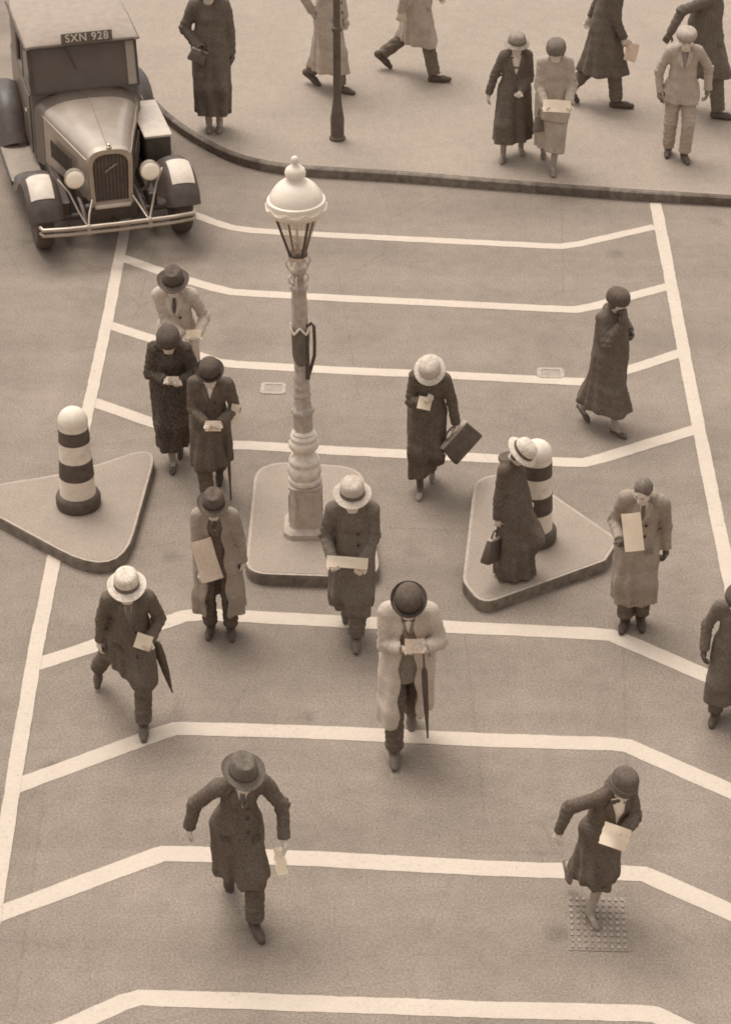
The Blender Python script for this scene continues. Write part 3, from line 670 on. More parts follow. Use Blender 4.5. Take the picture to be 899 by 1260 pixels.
    for k in 'AB':
        an, fp, fy_ = legs[k][2:5]; FR = rotm((0, 0, 1), fy_) @ rotm((1, 0, 0), fp); q = lambda x, y, z: an + FR @ V3(x, y, z)
        Sf = Field(an - .27, an + .27, .0085)
        if female:
            Sf.add(prim_cap(q(0, .035, -.042), q(0, -.13, -.062), .034, .030), .03); Sf.add(prim_cap(q(0, -.11, -.064), q(0, -.165, -.066), .032, .018), .02)
            Sf.add(prim_cap(q(0, .04, -.05), q(0, .045, -.078), .026, .018), .01); Sf.sub(prim_cap(q(0, .0, .02), q(0, -.06, -.01), .035, .03), .01)
        else:
            Sf.add(prim_cap(q(0, .045, -.045), q(0, -.10, -.048), .040, .040), .03); Sf.add(prim_cap(q(0, -.10, -.055), q(0, -.17, -.06), .040, .030), .02); Sf.add(prim_cap(q(0, .02, -.03), q(0, .01, .03), .042, .045), .03)
        # flat sole: cut everything under the foot plane
        X, Y, Z = Sf.grid(); n = FR @ V3(0, 0, -1); c = an + FR @ V3(0, 0, -.085); Sf.a = np.maximum(Sf.a, (X - c[0]) * n[0] + (Y - c[1]) * n[1] + (Z - c[2]) * n[2])
        sm = Sf.mesh('shoe', s)
        if sm: link('shoe', sm, mat('shoe_%03d' % round(shoev * 1000), shoev * .8, .6, .15, 20, .05, 60, .2), root)
    # ---- upper clothes
    ph = RNG.rand(6) * 6.28
    def build_coat(name, v, hemz, rh, infl, sleeves=True, openw=None, top=True, fold=foldamp, nf=folds, waist=.155):
        pr = []; wp = hip + u * .13
        if top:
            pr += [(prim_cap(wp, chest, (.145 + infl) * bulk, (.150 + infl) * bulk, 1.28), .05), (prim_cap(shC - rv * (W2 - .05), shC + rv * (W2 - .05), .07 + infl * .8, .07 + infl * .8, 1.05), .06),
                   (prim_cap(chest + u * .04, neck - u * .015, .125 + infl, .06 + infl, 1.2), .05)]
        hcn = (legpt('A', hemz) + legpt('B', hemz)) / 2; hcn = V3(hcn[0] * .8, hcn[1] * .6, hemz - .04)
        pr += [(prim_cap(wp, hcn, waist * bulk - .01 + infl, rh, 1.15), .05)]
        for k in 'AB':
            a = legs[k][0]; b = legpt(k, hemz); kn_ = legs[k][1]; pr += [(prim_cap(a, b, (.094 + infl) * bulk, (.094 + infl + flare) * bulk), .07)]
            if hemz < kn_[2]: pr += [(prim_cap(a, kn_, .10 + infl, .088 + infl + flare * .5), .06), (prim_cap(kn_, b, .088 + infl + flare * .5, .088 + infl + flare), .06)]
            else: pr += [(prim_cap(a, a + (kn_ - a) * min(1, (a[2] - hemz) / max(a[2] - kn_[2], .05) + .1), .10 + infl, .10 + infl), .06)]
            if hemz < .7: pr += [(prim_cap((a + wp) / 2, (b * .55 + hcn * .45), .108 + infl, .108 + infl + flare), .07)]
        T = Field(lo, hi, .0115)
        for p, k in pr: T.add(p, k)
        tors = list(pr)
        if top and collar:
            for i in range(12):
                a0, a1 = 2 * math.pi * i / 12, 2 * math.pi * (i + 1) / 12; rg = lambda a: neck + u * (.012 + .012 * math.sin(a)) + rv * .078 * math.cos(a) - fw * .075 * math.sin(a)
                if math.sin((a0 + a1) / 2) < -.5: continue
                T.add(prim_cap(rg(a0), rg(a1), .027 if not fur else .05, .027 if not fur else .05), .012)
        if sleeves:
            for k in 'AB':
                S, E, Wr = arms[k][:3]; d = nrm(Wr - E); f0 = 1.0 if not fur else 1.15
                T.add(prim_cap(S, E, (.062 + infl * .4) * f0, (.053 + infl * .4) * f0), .035); T.add(prim_cap(E, Wr - d * .012, (.052 + infl * .4) * f0, (.045 + infl * .4) * f0), .02)
        X, Y, Z = T.grid()
        def xmid(Z): return (Z - hip[2]) * u[0] / max(u[2], .3)
        def wr(X, Y, Z):
            ang = np.arctan2(X - hcn[0], -(Y - hcn[1])); t = np.clip((wp[2] - Z) / (wp[2] - hemz), 0, 1.1) ** 1.1
            a = fold * t * np.sin(nf * ang + ph[0] + .8 * np.sin(2 * ang + ph[1]) + 2.0 * Z)
            a = a + .0045 * np.sin(24 * X + 3 * np.sin(5 * Z + ph[2]) + 9 * Y + ph[3]) * (.6 + .4 * np.sin(11 * Z + ph[4])) + .003 * np.sin(40 * Z + 14 * X + 2.5 * np.sin(9 * X + ph[5])) * np.sin(13 * Z - 8 * X + ph[0])
            if fur: a = a + .006 * np.sin(61 * X + 37 * Z + ph[2]) * np.sin(53 * Z - 39 * Y + ph[3])
            fz = 1 / (1 + np.exp(-np.clip((X - xmid(Z) - .03) / .004, -30, 30))); a = a - .009 * fz * (Y < hip[1] + (Z - hip[2]) * u[1] / max(u[2], .3)) * (X < xmid(Z) + .16) if opened is None and not fur else a
            return a
        wv = wr(X, Y, Z); T.a = T.a + wv
        if sleeves:                                   # creases round elbow and forearm
            for k in 'AB':
                S, E, Wr = arms[k][:3]
                for P0, P1, am in ((S, E, .0035), (E, Wr, .0045)):
                    fn, lo_, hi_ = prim_cap(P0, P1, .075, .065); w_, x_, y_, z_ = T.win(lo_ - .02, hi_ + .02); d_ = nrm(P1 - P0); o_ = nrm(np.cross(d_, V3(.3, .5, .8)))
                    q = (x_ - P0[0]) * d_[0] + (y_ - P0[1]) * d_[1] + (z_ - P0[2]) * d_[2]; r_ = (x_ - P0[0]) * o_[0] + (y_ - P0[1]) * o_[1] + (z_ - P0[2]) * o_[2]
                    mk = np.clip(1 - fn(x_, y_, z_) / .03, 0, 1); Lg = np.linalg.norm(P1 - P0); ne = np.exp(-((q - (Lg if am < .004 else 0)) / .13) ** 2) * .8 + .35
                    T.a[w_] += am * mk * ne * np.sin(q * 95 + 40 * r_ + 2.2 * np.sin(r_ * 45 + ph[1]) + ph[2])
        if sleeves:                                   # cut the sleeve at the cuff
            for k in 'AB':
                Wr, E = arms[k][2], arms[k][1]; d = nrm(Wr - E); c = Wr + d * .002; near = (X - c[0]) ** 2 + (Y - c[1]) ** 2 + (Z - c[2]) ** 2 < .085 ** 2
                near = near & ((X - c[0]) * d[0] + (Y - c[1]) * d[1] + (Z - c[2]) * d[2] > -.03) & (T_arm(X, Y, Z, k) < .02)
                T.a = np.where(near, np.maximum(T.a, (X - c[0]) * d[0] + (Y - c[1]) * d[1] + (Z - c[2]) * d[2]), T.a)
        f0 = T.a.copy()
        # hollow the hem, then cut it
        T.a = np.where(Z < hemz + .07, np.maximum(T.a, -(f0 + .02)), T.a)
        T.above(hemz, 0, hemtilt[0], hemtilt[1]); 
        if openw:
            w0, w1 = openw; zc = neck[2]; t = np.clip((zc - Z) / (zc - hemz), 0, 1); wdt = w0 + (w1 - w0) * t; xc = (Z - hip[2]) * u[0] / max(u[2], .3)
            sid = np.abs(X - xc) - wdt - .012 * np.sin(Z * 23 + ph[1]); cut = np.maximum(sid, Y - (Z - hip[2]) * u[1] / u[2] + .04)
            T.a = np.maximum(T.a, -cut)
        o = link(name, T.mesh(name, s), cloth(v), root)
        if fur: o.data.materials[0] = mat('fur_%03d' % round(v * 1000), v, 1., .4, 60, 1.0, 80, .1, fine=.5, fscale=70)
        def tsdf(P):
            d = np.full(len(P), 1., np.float32)
            for (fn, _, _), k in tors: d = smin(d, fn(P[:, 0], P[:, 1], P[:, 2]), k)
            return d + wr(P[:, 0], P[:, 1], P[:, 2])
        return o, tsdf
    def T_arm(X, Y, Z, k):
        S, E, Wr = arms[k][:3]; return prim_cap(E, Wr + nrm(Wr - E) * .06, .07, .06)[0](X, Y, Z)
    def patch(name, tsdf, poly, push, m, parent, thick=.01):
        bm = bmesh.new(); vsl = [bm.verts.new((p[0], p[1], 0)) for p in poly]; bm.faces.new(vsl); bmesh.ops.triangulate(bm, faces=bm.faces)
        bmesh.ops.subdivide_edges(bm, edges=bm.edges, cuts=3, use_grid_fill=True); bm.verts.ensure_lookup_table()
        P = np.array([hip + u * v.co.y + rv * v.co.x for v in bm.verts], np.float32); n = len(P); ts = np.arange(.42, -.05, -.006); best = np.full(n, .12); done = np.zeros(n, bool); prev = None
        for t in ts:
            d = tsdf(P + fw[None].astype(np.float32) * t); hit = (~done) & (d < 0)
            if prev is not None: best[hit] = t + .006 * (-d[hit]) / np.maximum(prev[hit] - d[hit], 1e-5)
            done |= hit; prev = d
        best[~done] = np.median(best[done]) if done.any() else .12
        for v, p, b in zip(bm.verts, P, best): v.co = Vector((p + fw * (b + push)) * s)
        bmesh.ops.solidify(bm, geom=bm.faces[:], thickness=thick * s)
        return obj(name, bm, m, parent, 50)
    if suitv is not None:
        so, ss = build_coat('jacket', suitv, .72, .17, 0., sleeves=False, nf=6, fold=.006)
    if skirt is not None:
        build_coat('skirt', skirt['v'], skirt['hem'], skirt.get('r', .19), -.005, sleeves=False, top=False)
        co, cs = build_coat('jacket', coatv, hem, rhem, .012, nf=6, fold=.008)
    elif coatv is not None:
        co, cs = build_coat('coat', coatv, hem, rhem, 0.026 if suitv is not None else .008, openw=opened)
    base_o, base_s = (so, ss) if suitv is not None else (co, cs)
    nv = .50; vb = nv - vneck
    if shirt:
        patch('shirt', base_s, [(-vwid, nv - .01), (0, vb), (vwid, nv - .01)], .003, mat('shirt_%03d' % round((.72 if blousev is None else blousev) * 1000), .72 if blousev is None else blousev, .8, .06, 20, .15), root, .012)
        if tie is not None:
            patch('tie', base_s, [(-.017, nv - .02), (.017, nv - .02), (.02, vb + .05), (0, vb + .01), (-.02, vb + .05)], .009, mat('tie_%03d' % round(tie * 1000), tie, .6, .15, 30), root, .012)
        for sx in (-1, 1):
            patch('lapel', base_s, [(sx * (vwid - .006), nv), (sx * (vwid + .038), nv - .05), (sx * (vwid + .035), nv - .10), (sx * .004, vb - .03)] if not fur else [(sx * vwid, nv), (sx * (vwid + .05), nv - .02), (sx * (vwid + .05), nv - .10), (sx * .004, vb - .05)], .015, cloth((suitv if suitv is not None else coatv) * 1.1), base_o, .022)
    if scarf is not None: patch('scarf', base_s, [(-.06, nv), (-.045, nv - .1), (-.01, vb), (.025, vb), (.05, nv - .1), (.06, nv)], .007, cloth(scarf), root, .014)
    if bow_tie: patch('bow_tie', base_s, [(-.05, nv - .02), (0, nv - .035), (.05, nv - .02), (.05, nv - .07), (0, nv - .05), (-.05, nv - .07)], .018, mat('bow_tie', .09, .6), root, .016)
    if buttons and opened is None and not female and hem < .7:
        for i in range(3):
            zz = vb - .04 - i * .115
            if hip[2] + zz > hem + .1: patch('button', cs, [(.052 + .015 * math.cos(a), zz + .015 * math.sin(a)) for a in [q * math.pi / 3 for q in range(6)]], .005, mat('button', .05, .5), co, .008)
        for sx in (-1, 1): patch('pocket_flap', cs, [(sx * .085, .0), (sx * .155, .012), (sx * .155, -.032), (sx * .085, -.042)], .007, cloth(coatv * .72), co, .010)
    if belt: patch('belt', cs, [(-.15, .13), (.15, .13), (.15, .09), (-.15, .09)], .008, cloth(coatv * .8), co, .012)
    MW = Matrix.Translation(base) @ Matrix.Rotation(rad(yaw), 4, 'Z') @ Matrix.Scale(s, 4)
    top = MW @ Vector(headC + hu * (.135 if not hat else .175)); fA = MW @ Vector(legs['A'][2] - V3(0, .06, .085)); fB = MW @ Vector(legs['B'][2] - V3(0, .06, .085))
    pr_ = lambda q: '(%d,%d)' % to_px(q)
    print('PERSON', label[:38].ljust(38), 'top', pr_(top), 'head', pr_(MW @ Vector(headC)), 'footA', pr_(fA), 'footB', pr_(fB), 'wA', pr_(MW @ Vector(arms['A'][2])), 'wB', pr_(MW @ Vector(arms['B'][2])))
    return dict(M=MW, s=s, root=root, arms=arms, hip=hip, yaw=yaw)
# ------------------------------------------------------------------ people on the crossing
def D(**k): return k
PW = 'people walking over the crossing'; PP = 'people on the pavement'
up_ = (0, -.2, 1)
fore = person((294, 1120), 'man in dark overcoat and felt hat striding at bottom left, pale gloves in hand', side=2, hemtilt=(.15, 0), bulk=0.84, s=1.03, yaw=16, lean=10, bow=6, turn=6, feet=D(A=D(px=(283, 1090), z=.06, p=45), B=D(px=(316, 1150), y=4)),
    hands=D(A=D(px=(233, 1018), dy=-.04, pole=(-.8, .6, 0), curl=20), B=D(px=(350, 1032), dy=-.14, pole=(.9, .6, 0), curl=30)), hat='fedora', hatv=.12, bandv=.10, coatv=.085, hem=.42, rhem=0.12, trou=.075, shoev=.09, tie=.12, vneck=.17, group=PW)
step = person((735, 1112), 'woman in dark suit and white blouse stepping with one heel raised at lower right', yaw=30, s=0.93, female=True, lean=12, bow=12, turn=8, feet=D(A=D(px=(706, 1082), z=.16, p=62, y=0), B=D(px=(730, 1136), y=-10)),
    hands=D(A=D(px=(687, 1024), dy=-.12, pole=(-.6, .8, .2)), B=D(px=(766, 1024), dy=-.28, pole=(.9, .4, -.5), n=(0, 0, 1), curl=35)), hat='cloche', hatv=.10, bandv=.14, coatv=.08, hem=.84, rhem=.165, skirt=D(v=.085, hem=.345, r=.15), legv=.27, shoev=.24, tie=None, vneck=0.3, vwid=0.09, blousev=0.75, hairv=.08, group=PW)
rain = person((500, 914), 'man in light raincoat and bow tie reading a small book, umbrella over his arm', s=1.07, lean=5, bow=24, feet=D(A=D(px=(485, 938)), B=D(px=(506, 896), p=35)),
    hands=D(A=D(px=(500, 800), dy=-.30, pole=(-.6, .5, -1), n=up_, curl=45), B=D(px=(521, 798), dy=-.30, pole=(.6, .5, -1), n=up_, curl=45)), hat='bowler', hatv=.085, coatv=0.42, suitv=.17, opened=(.045, .075), hem=.36, rhem=.19, trou=.085, shoev=.16, tie=None, bow_tie=True, vneck=.16, group=PW)
boat = person((167, 880), 'man in pale straw hat and dark coat in mid stride, rolled umbrella under one arm', s=1.0, hemtilt=(-.55, 0), yaw=4, lean=10, bow=4, feet=D(A=D(px=(120, 838), z=.10, p=48, y=-10), B=D(px=(177, 904))),
    hands=D(A=D(px=(121, 800), dy=.02, pole=(-.9, .6, 0)), B=D(px=(184, 790), dy=-.26, pole=(.45, .5, -1), n=up_, curl=40)), hat='boater', hatv=.50, bandv=.11, coatv=.085, hem=0.47, rhem=0.15, trou=.08, shoev=.12, tie=.14, vneck=.30, blousev=.40, vwid=.05, group=PW)
grey = person((777, 762), 'bareheaded man in long pale grey overcoat and dark gloves at right', side=5, yaw=-8, s=1.0, lean=4, bow=18, turn=-22, feet=D(A=D(px=(768, 773), y=-8), B=D(px=(787, 770), y=8)),
    hands=D(A=D(px=(762, 664), dy=-.24, pole=(-.45, .5, -1), n=(0, 0, 1), curl=45), B=D(px=(820, 694), dy=.0, pole=(.8, .7, 0))), hairv=0.13, coatv=0.26, hem=.30, rhem=.205, trou=.085, shoev=.08, tie=.12, glove=.075, vneck=.20, group=PW)
open_ = person((270, 772), 'man in open grey raincoat over a dark suit with a folded newspaper under his arm', s=0.93, lean=4, bow=8, feet=D(A=D(px=(259, 780), y=-6), B=D(px=(284, 782), y=6)),
    hands=D(A=D(px=(247, 704), dy=-.22, pole=(-.6, .5, -.8), n=(.5, 0, 1), curl=40), B=D(px=(302, 712), dy=-.02, pole=(1, .6, 0))), hat='fedora', hatv=.085, coatv=0.26, suitv=.075, opened=(.05, .115), hem=.30, rhem=.24, flare=.02, trou=.07, shoev=.10, tie=.07, vneck=.14, vwid=.045, foldamp=.022, group=PW)
read = person((434, 776), 'man in pale felt hat and mid-dark overcoat holding a strip of paper in both hands', bulk=0.95, s=1.03, lean=5, bow=4, feet=D(A=D(px=(425, 762), z=.04, p=40), B=D(px=(438, 796))),
    hands=D(A=D(px=(409, 690), dy=-.26, pole=(-.45, .5, -1), n=up_, curl=45), B=D(px=(446, 694), dy=-.26, pole=(.45, .5, -1), n=up_, curl=45)), hat='boater', hatv=.38, bandv=.10, coatv=.115, hem=.33, rhem=.19, trou=.10, shoev=.14, shirt=False, group=PW)
brief = person((524, 598), 'woman in pale hat and long dark coat carrying a briefcase', bulk=0.9, bandv=0.4, side=4, yaw=-6, s=0.97, female=True, lean=9, bow=26, feet=D(A=D(px=(516, 610)), B=D(px=(531, 590), z=.03, p=35)),
    hands=D(A=D(px=(524, 493), dy=-.28, pole=(-.6, .4, -1), n=up_, curl=45), B=D(px=(563, 530), dy=-.08, pole=(1, .6, 0), curl=60)), hat='brimmed', hatv=0.46, coatv=.078, hem=.24, rhem=0.145, hemtilt=(.35, 0), legv=.10, shoev=.34, shirt=False, hairv=.15, group=PW)
walk = person((746, 520), 'woman in long flared dark coat walking towards the right edge, one hand at her face', bulk=1.28, yaw=42, s=0.95, female=True, lean=-3, bow=12, turn=8, feet=D(A=D(px=(761, 536)), B=D(px=(722, 516), z=.03, p=35)),
    hands=D(A=D(px=(763, 400), dy=-.16, pole=(-.6, .2, -1), n=(0, 1, .3), curl=40), B=D(px=(775, 408), dy=.1, pole=(.6, .2, -1), curl=40)), hat='toque', hatv=.085, coatv=.085, hem=.27, rhem=.23, flare=.03, legv=.27, shoev=.12, shirt=False, glove=.09, group=PW)
boll = person((629, 712), 'woman in long dark coat and white banded hat stepping off the right island', bulk=1.12, yaw=68, s=0.93, female=True, lean=-9, bow=48, feet=D(A=D(px=(650, 724)), B=D(px=(630, 708), z=.16)),
    hands=D(A=D(px=(611, 648), dy=-.12, pole=(-.5, 1, -.3), curl=50), B=D(w=(.20, -.06, .86), pole=(.6, .6, -.3))), hat='brimmed', hatv=.55, bandv=.09, coatv=.075, hem=.17, rhem=.20, legv=.30, shoev=.45, shirt=False, hairv=.1, group=PW)
edge = person((895, 884), 'person in dark brown coat cut by the right edge of the photo', yaw=-14, lean=6, bow=14, feet=D(A=D(px=(878, 888), y=-5), B=D(px=(910, 866), z=.02, p=25)),
    hands=D(A=D(px=(866, 800), dy=-.02, pole=(-.8, .8, 0)), B=D()), hat='cap', hatv=.07, coatv=.11, hem=.24, rhem=.21, trou=.09, shoev=.10, shirt=False, s=0.9, glove=.09, group=PW)
rc2 = person((222, 502), 'man in pale raincoat and dark felt hat behind the two dark-coated walkers', s=1.03, lean=6, bow=8, feet=D(A=D(px=(214, 506)), B=D(px=(232, 500))),
    hands=D(A=D(px=(226, 414), dy=-.30, pole=(-.45, .5, -1), n=up_, curl=45), B=D(px=(243, 412), dy=-.30, pole=(.6, .5, -1), n=up_, curl=45)), hat='fedora', hatv=.085, coatv=0.42, hem=.34, rhem=.2, trou=.09, tie=.09, vneck=.2, foldamp=.02, group=PW)
fur = person((213, 566), 'woman in dark fur-collared coat and close dark hat, hands clasped in front', side=3, s=1.0, female=True, lean=8, bow=18, feet=D(A=D(px=(213, 578)), B=D(px=(222, 560), z=.02, p=25)),
    hands=D(A=D(px=(204, 468), dy=-.28, pole=(-.5, .4, -1), n=up_, curl=45), B=D(px=(221, 470), dy=-.28, pole=(.5, .4, -1), n=up_, curl=45)), hat='toque', hatv=.075, coatv=.08, hem=.22, rhem=.155, fur=True, legv=.26, shoev=.10, shirt=False, buttons=False, group=PW)
bowl = person((261, 606), 'man in bowler hat and dark overcoat with a thin umbrella hanging from his arm', s=0.98, side=4, lean=7, bow=16, feet=D(A=D(px=(256, 624)), B=D(px=(270, 592), z=.03, p=30)),
    hands=D(A=D(px=(254, 521), dy=-.30, pole=(-.45, .5, -1), n=up_, curl=45), B=D(px=(271, 521), dy=-.30, pole=(.6, .5, -1), n=up_, curl=45)), hat='bowler', hatv=.075, coatv=.08, hem=.42, rhem=.20, trou=.075, tie=None, vneck=.14, vwid=.05, group=PW)
# ------------------------------------------------------------------ people on the pavement
hg = KH + .004
p_a = person((263, 156), 'woman in narrow dark coat standing on the pavement beside the motor car', gz=hg, s=1.18, female=True, lean=2, bow=5, feet=D(A=D(px=(257, 160)), B=D(px=(270, 160))),
    hands=D(A=D(px=(244, 60), dy=-.16, pole=(-1, .6, -.2), curl=50), B=D(px=(286, 72), dy=.0, pole=(1, .6, 0))), hat='cloche', hatv=.1, coatv=.105, hem=.19, rhem=.15, legv=0.33, shoev=.24, shirt=False, glove=.11, group=PP)
p_b = person((404, 106), 'person in pale overcoat and dark scarf walking behind the dark post', yaw=62, gz=hg, s=1.1, lean=4, bow=5, feet=D(A=D(px=(424, 114)), B=D(px=(388, 102), z=.02, p=30)),
    hands=D(A=D(px=(384, 14), dy=-.1, pole=(-.5, 1, 0)), B=D(px=(425, 30), dy=.05, pole=(.6, .8, 0))), hat='fedora', hatv=.12, coatv=0.36, hem=.24, rhem=.20, trou=.13, shoev=.12, shirt=False, scarf=.12, group=PP)
p_c = person((512, 90), 'man in pale coat and dark trousers striding right, cut by the top edge', yaw=80, gz=hg, s=1.1, lean=8, bow=5, feet=D(A=D(px=(540, 100), p=-8), B=D(px=(478, 80), z=.05, p=40)),
    hands=D(A=D(w=(-.25, .15, .85)), B=D(w=(.25, -.2, .9))), hat='fedora', hatv=.1, coatv=0.34, hem=.42, rhem=.20, trou=.105, shoev=.10, shirt=False, group=PP)
p_d = person((630, 192), 'woman in long dark coat with pale blouse and brimmed hat facing the kerb', yaw=2, gz=hg, s=0.96, female=True, lean=3, bow=6, feet=D(A=D(px=(619, 198), y=-12), B=D(px=(641, 188), y=6)),
    hands=D(A=D(px=(600, 118), dy=.02, pole=(-.8, .7, 0)), B=D(px=(640, 113), dy=-.22, pole=(.45, .5, -1), n=up_, curl=45)), hat='brimmed', hatv=.24, bandv=.13, coatv=.09, hem=.26, rhem=.22, flare=.03, legv=.25, shoev=.27, tie=None, vneck=.24, vwid=0.075, blousev=0.62, hairv=.12, buttons=False, group=PP)
p_e = person((677, 203), 'woman in pale suit and dark cap holding a white newspaper', yaw=0, gz=hg, s=.99, female=True, lean=4, bow=10, turn=-6, feet=D(A=D(px=(668, 192), z=.02, p=20), B=D(px=(680, 214))),
    hands=D(A=D(px=(671, 128), dy=-.28, pole=(-.45, .5, -1), n=up_, curl=45), B=D(px=(700, 128), dy=-.28, pole=(.6, .5, -1), n=up_, curl=45)), hat='toque', hatv=.14, coatv=0.35, hem=.66, rhem=.18, skirt=D(v=.34, hem=.27, r=.18), legv=.26, shoev=.22, shirt=False, hairv=.12, group=PP)
p_f = person((738, 126), 'big man in dark overcoat striding right on the pavement, paper in hand', yaw=75, gz=hg, s=1.14, lean=10, bow=5, feet=D(A=D(px=(764, 132), p=-5), B=D(px=(708, 122), z=.05, p=40)),
    hands=D(A=D(px=(772, 66), dy=-.2, pole=(-.3, .8, -.3)), B=D(w=(.25, .2, .9))), hat='fedora', hatv=.1, coatv=.09, hem=.40, rhem=.25, flare=.03, trou=.10, shoev=.10, shirt=False, bulk=1.12, group=PP)
p_g = person((832, 192), 'pale-suited man in light cap facing the kerb at top right', yaw=0, gz=hg, s=1.0, lean=3, bow=8, feet=D(A=D(px=(822, 190), y=-10), B=D(px=(842, 198), y=8)),
    hands=D(A=D(px=(811, 113), dy=-.02, pole=(-.9, .6, 0)), B=D(px=(870, 110), dy=.0, pole=(.9, .6, 0))), hat='cap', hatv=.33, bandv=.2, coatv=0.35, hem=.74, rhem=.185, trou=0.33, shoev=.11, tie=.22, vneck=.2, blousev=.30, glove=.19, group=PP)
p_h = person((856, 138), 'person in wide dark overcoat at the top right corner of the photo', glove=0.1, yaw=75, gz=hg, s=1.16, lean=8, bow=5, feet=D(A=D(px=(889, 146)), B=D(px=(834, 126), z=.03, p=30)),
    hands=D(A=D(px=(824, 40), dy=-.25, pole=(-.3, 1, 0)), B=D(w=(.25, -.1, .9))), hat='fedora', hatv=.1, coatv=.095, hem=.50, rhem=.27, flare=.03, trou=.10, shoev=.11, shirt=False, bulk=1.3, group=PP)

# ------------------------------------------------------------------ things they carry
PAPER = mat('paper', .88, .8, .05, 14, .1); NEWS = mat('newsprint', .72, .9, .06, 30, .1, fine=.06, fscale=60)
def wp(P, px, dy):
    return ray_at(px[0], px[1], P['M'].translation.y + dy)
def sheet(name, label, cat, c, w, h, nrm_, up, thick=.006, curl=.03, m=PAPER, folds=1, jag=0.):
    c = Vector(c); n = Vector(nrm_).normalized(); u = Vector(up); u = (u - n * u.dot(n)).normalized(); r = u.cross(n)
    bm = bmesh.new(); N = 10; G = []
    for i in range(N + 1):
        row = []
        for j in range(N + 1):
            a, b = i / N - .5, j / N - .5; z = curl * (math.cos(a * 3.0) - .8) + .25 * curl * math.sin(b * 5 + a * 4)
            row.append(bm.verts.new(r * (a * w + jag * math.sin(j * 1.7)) + u * b * h + n * z))
        G.append(row)
    for i in range(N):
        for j in range(N): bm.faces.new((G[i][j], G[i + 1][j], G[i + 1][j + 1], G[i][j + 1]))
    bmesh.ops.solidify(bm, geom=bm.faces[:], thickness=thick)
    if folds > 1:
        b2 = bmesh.new(); o = obj(name, bm, m, None, 40, c)
    else: o = obj(name, bm, m, None, 40, c)
    return tag(o, label, cat)
sheet('newspaper', 'folded pale newspaper under the arm of the man in the open raincoat', 'newspaper', wp(open_, (253, 690), -.30), .20, .38, (-.2, -1, .35), (-.35, .1, 1), .028, .03, NEWS)
sheet('newspaper', 'white paper held flat against the grey overcoat by a dark glove', 'newspaper', wp(grey, (778, 655), -.34), .17, .34, (-.2, -1, .4), (-.15, .3, 1), .010, .02)
sheet('newspaper', 'white newspaper held level by the pale-suited woman', 'newspaper', wp(p_e, (685, 130), -.36), .33, .15, (.05, -1, .9), (.05, .9, 1), .012, .012)
sheet('paper_strip', 'narrow strip of paper held in both hands by the man in pale hat', 'paper', wp(read, (427, 692), -.31), .36, .10, (0, -1, .9), (.1, 1, 1), .006, .01)
sheet('pamphlet', 'small white leaflet in the hand of the man in straw hat', 'leaflet', wp(boat, (176, 790), -.33), .14, .13, (-.2, -1, .6), (.35, .5, 1), .006, .015)
sheet('pamphlet', 'crumpled white papers held by the stepping woman at lower right', 'papers', wp(step, (757, 1030), -.38), .21, .17, (0, -1, .8), (.4, .6, 1), .014, .045, jag=.003)
sheet('open_book', 'small open book in the hands of the man in light raincoat', 'book', wp(rain, (510, 795), -.37), .16, .12, (0, -.8, 1), (0, 1, .8), .014, -.02, NEWS)
sheet('leaflet', 'small white leaflet in the hand of the woman with the briefcase', 'leaflet', wp(brief, (522, 496), -.33), .13, .12, (-.2, -1, .7), (.3, .8, 1), .006, .012)
sheet('leaflet', 'leaflet held between the hands of the bowler-hatted man', 'leaflet', wp(bowl, (262, 524), -.36), .15, .10, (0, -1, .8), (0, 1, 1), .006, .012)
sheet('folded_paper', 'white folded paper tucked under the arm of the bowler-hatted man', 'paper', wp(bowl, (289, 508), -.17), .09, .17, (.4, -1, .3), (.35, 0, 1), .012, .01)
sheet('leaflet', 'pale leaflet in the clasped hands of the woman in fur-collared coat', 'leaflet', wp(fur, (212, 468), -.33), .12, .08, (0, -1, .8), (0, 1, 1), .006, .01)
sheet('leaflet', 'leaflet held by the man in pale raincoat behind the dark coats', 'leaflet', wp(rc2, (238, 411), -.35), .15, .09, (0, -1, .8), (0, 1, 1), .006, .01)
sheet('paper', 'pale paper in the hand of the big striding man on the pavement', 'paper', wp(p_f, (777, 64), -.24), .16, .22, (.2, -1, .4), (.3, .2, 1), .008, .02, NEWS)
sheet('glove_pair', 'pair of pale gloves hanging from the hand of the man at bottom left', 'gloves', wp(fore, (345, 1060), -.18), .085, .21, (0, -.8, .8), (-.1, 0, 1), .018, .02, mat('kid_glove', .9, .8, .08, 20, .3), jag=.006)
def umbrella(name, label, top, tip, r=.028, v=.075, handle=True):
    top, tip = Vector(top), Vector(tip); d = tip - top; L = d.length; q = d.normalized().to_track_quat('-Z', 'Y').to_matrix().to_4x4()
    e = bpy.data.objects.new(name, None); COL.objects.link(e); e.matrix_world = Matrix.Translation(top) @ q; tag(e, label, name.split('_')[-1]); e.empty_display_size = .1
    K = mat('umbrella_%03d' % round(v * 1000), v, .7, .2, 20, .3, 60, fine=.2)
    bm = bmesh.new(); tube(bm, [(0, 0, .0), (0, 0, -L)], .009 if r > .012 else r, 8); obj('shaft', bm, mat('cane_wood', .10, .5, .2, 10), e, 60)
    if r > .012:
        bm = bmesh.new(); lathe(bm, [(.014, -L * .16), (r * .9, -L * .2), (r, -L * .35), (r * .75, -L * .65), (r * .4, -L * .88), (.010, -L * .93)], 14, fx=lambda a, z, t: (a * (1 + .12 * math.cos(5 * t + z * 9)) * math.cos(t), a * (1 + .12 * math.cos(5 * t + z * 9)) * math.sin(t), z)); obj('rolled_cover', bm, K, e, 60)
    bm = bmesh.new(); tube(bm, [(0, 0, -.02), (0, 0, .03), (0, .015, .06), (0, .045, .075), (0, .075, .06), (0, .085, .025)], .011, 8); obj('handle', bm, mat('cane_handle', .16, .4, .2, 10), e, 60)
    return e
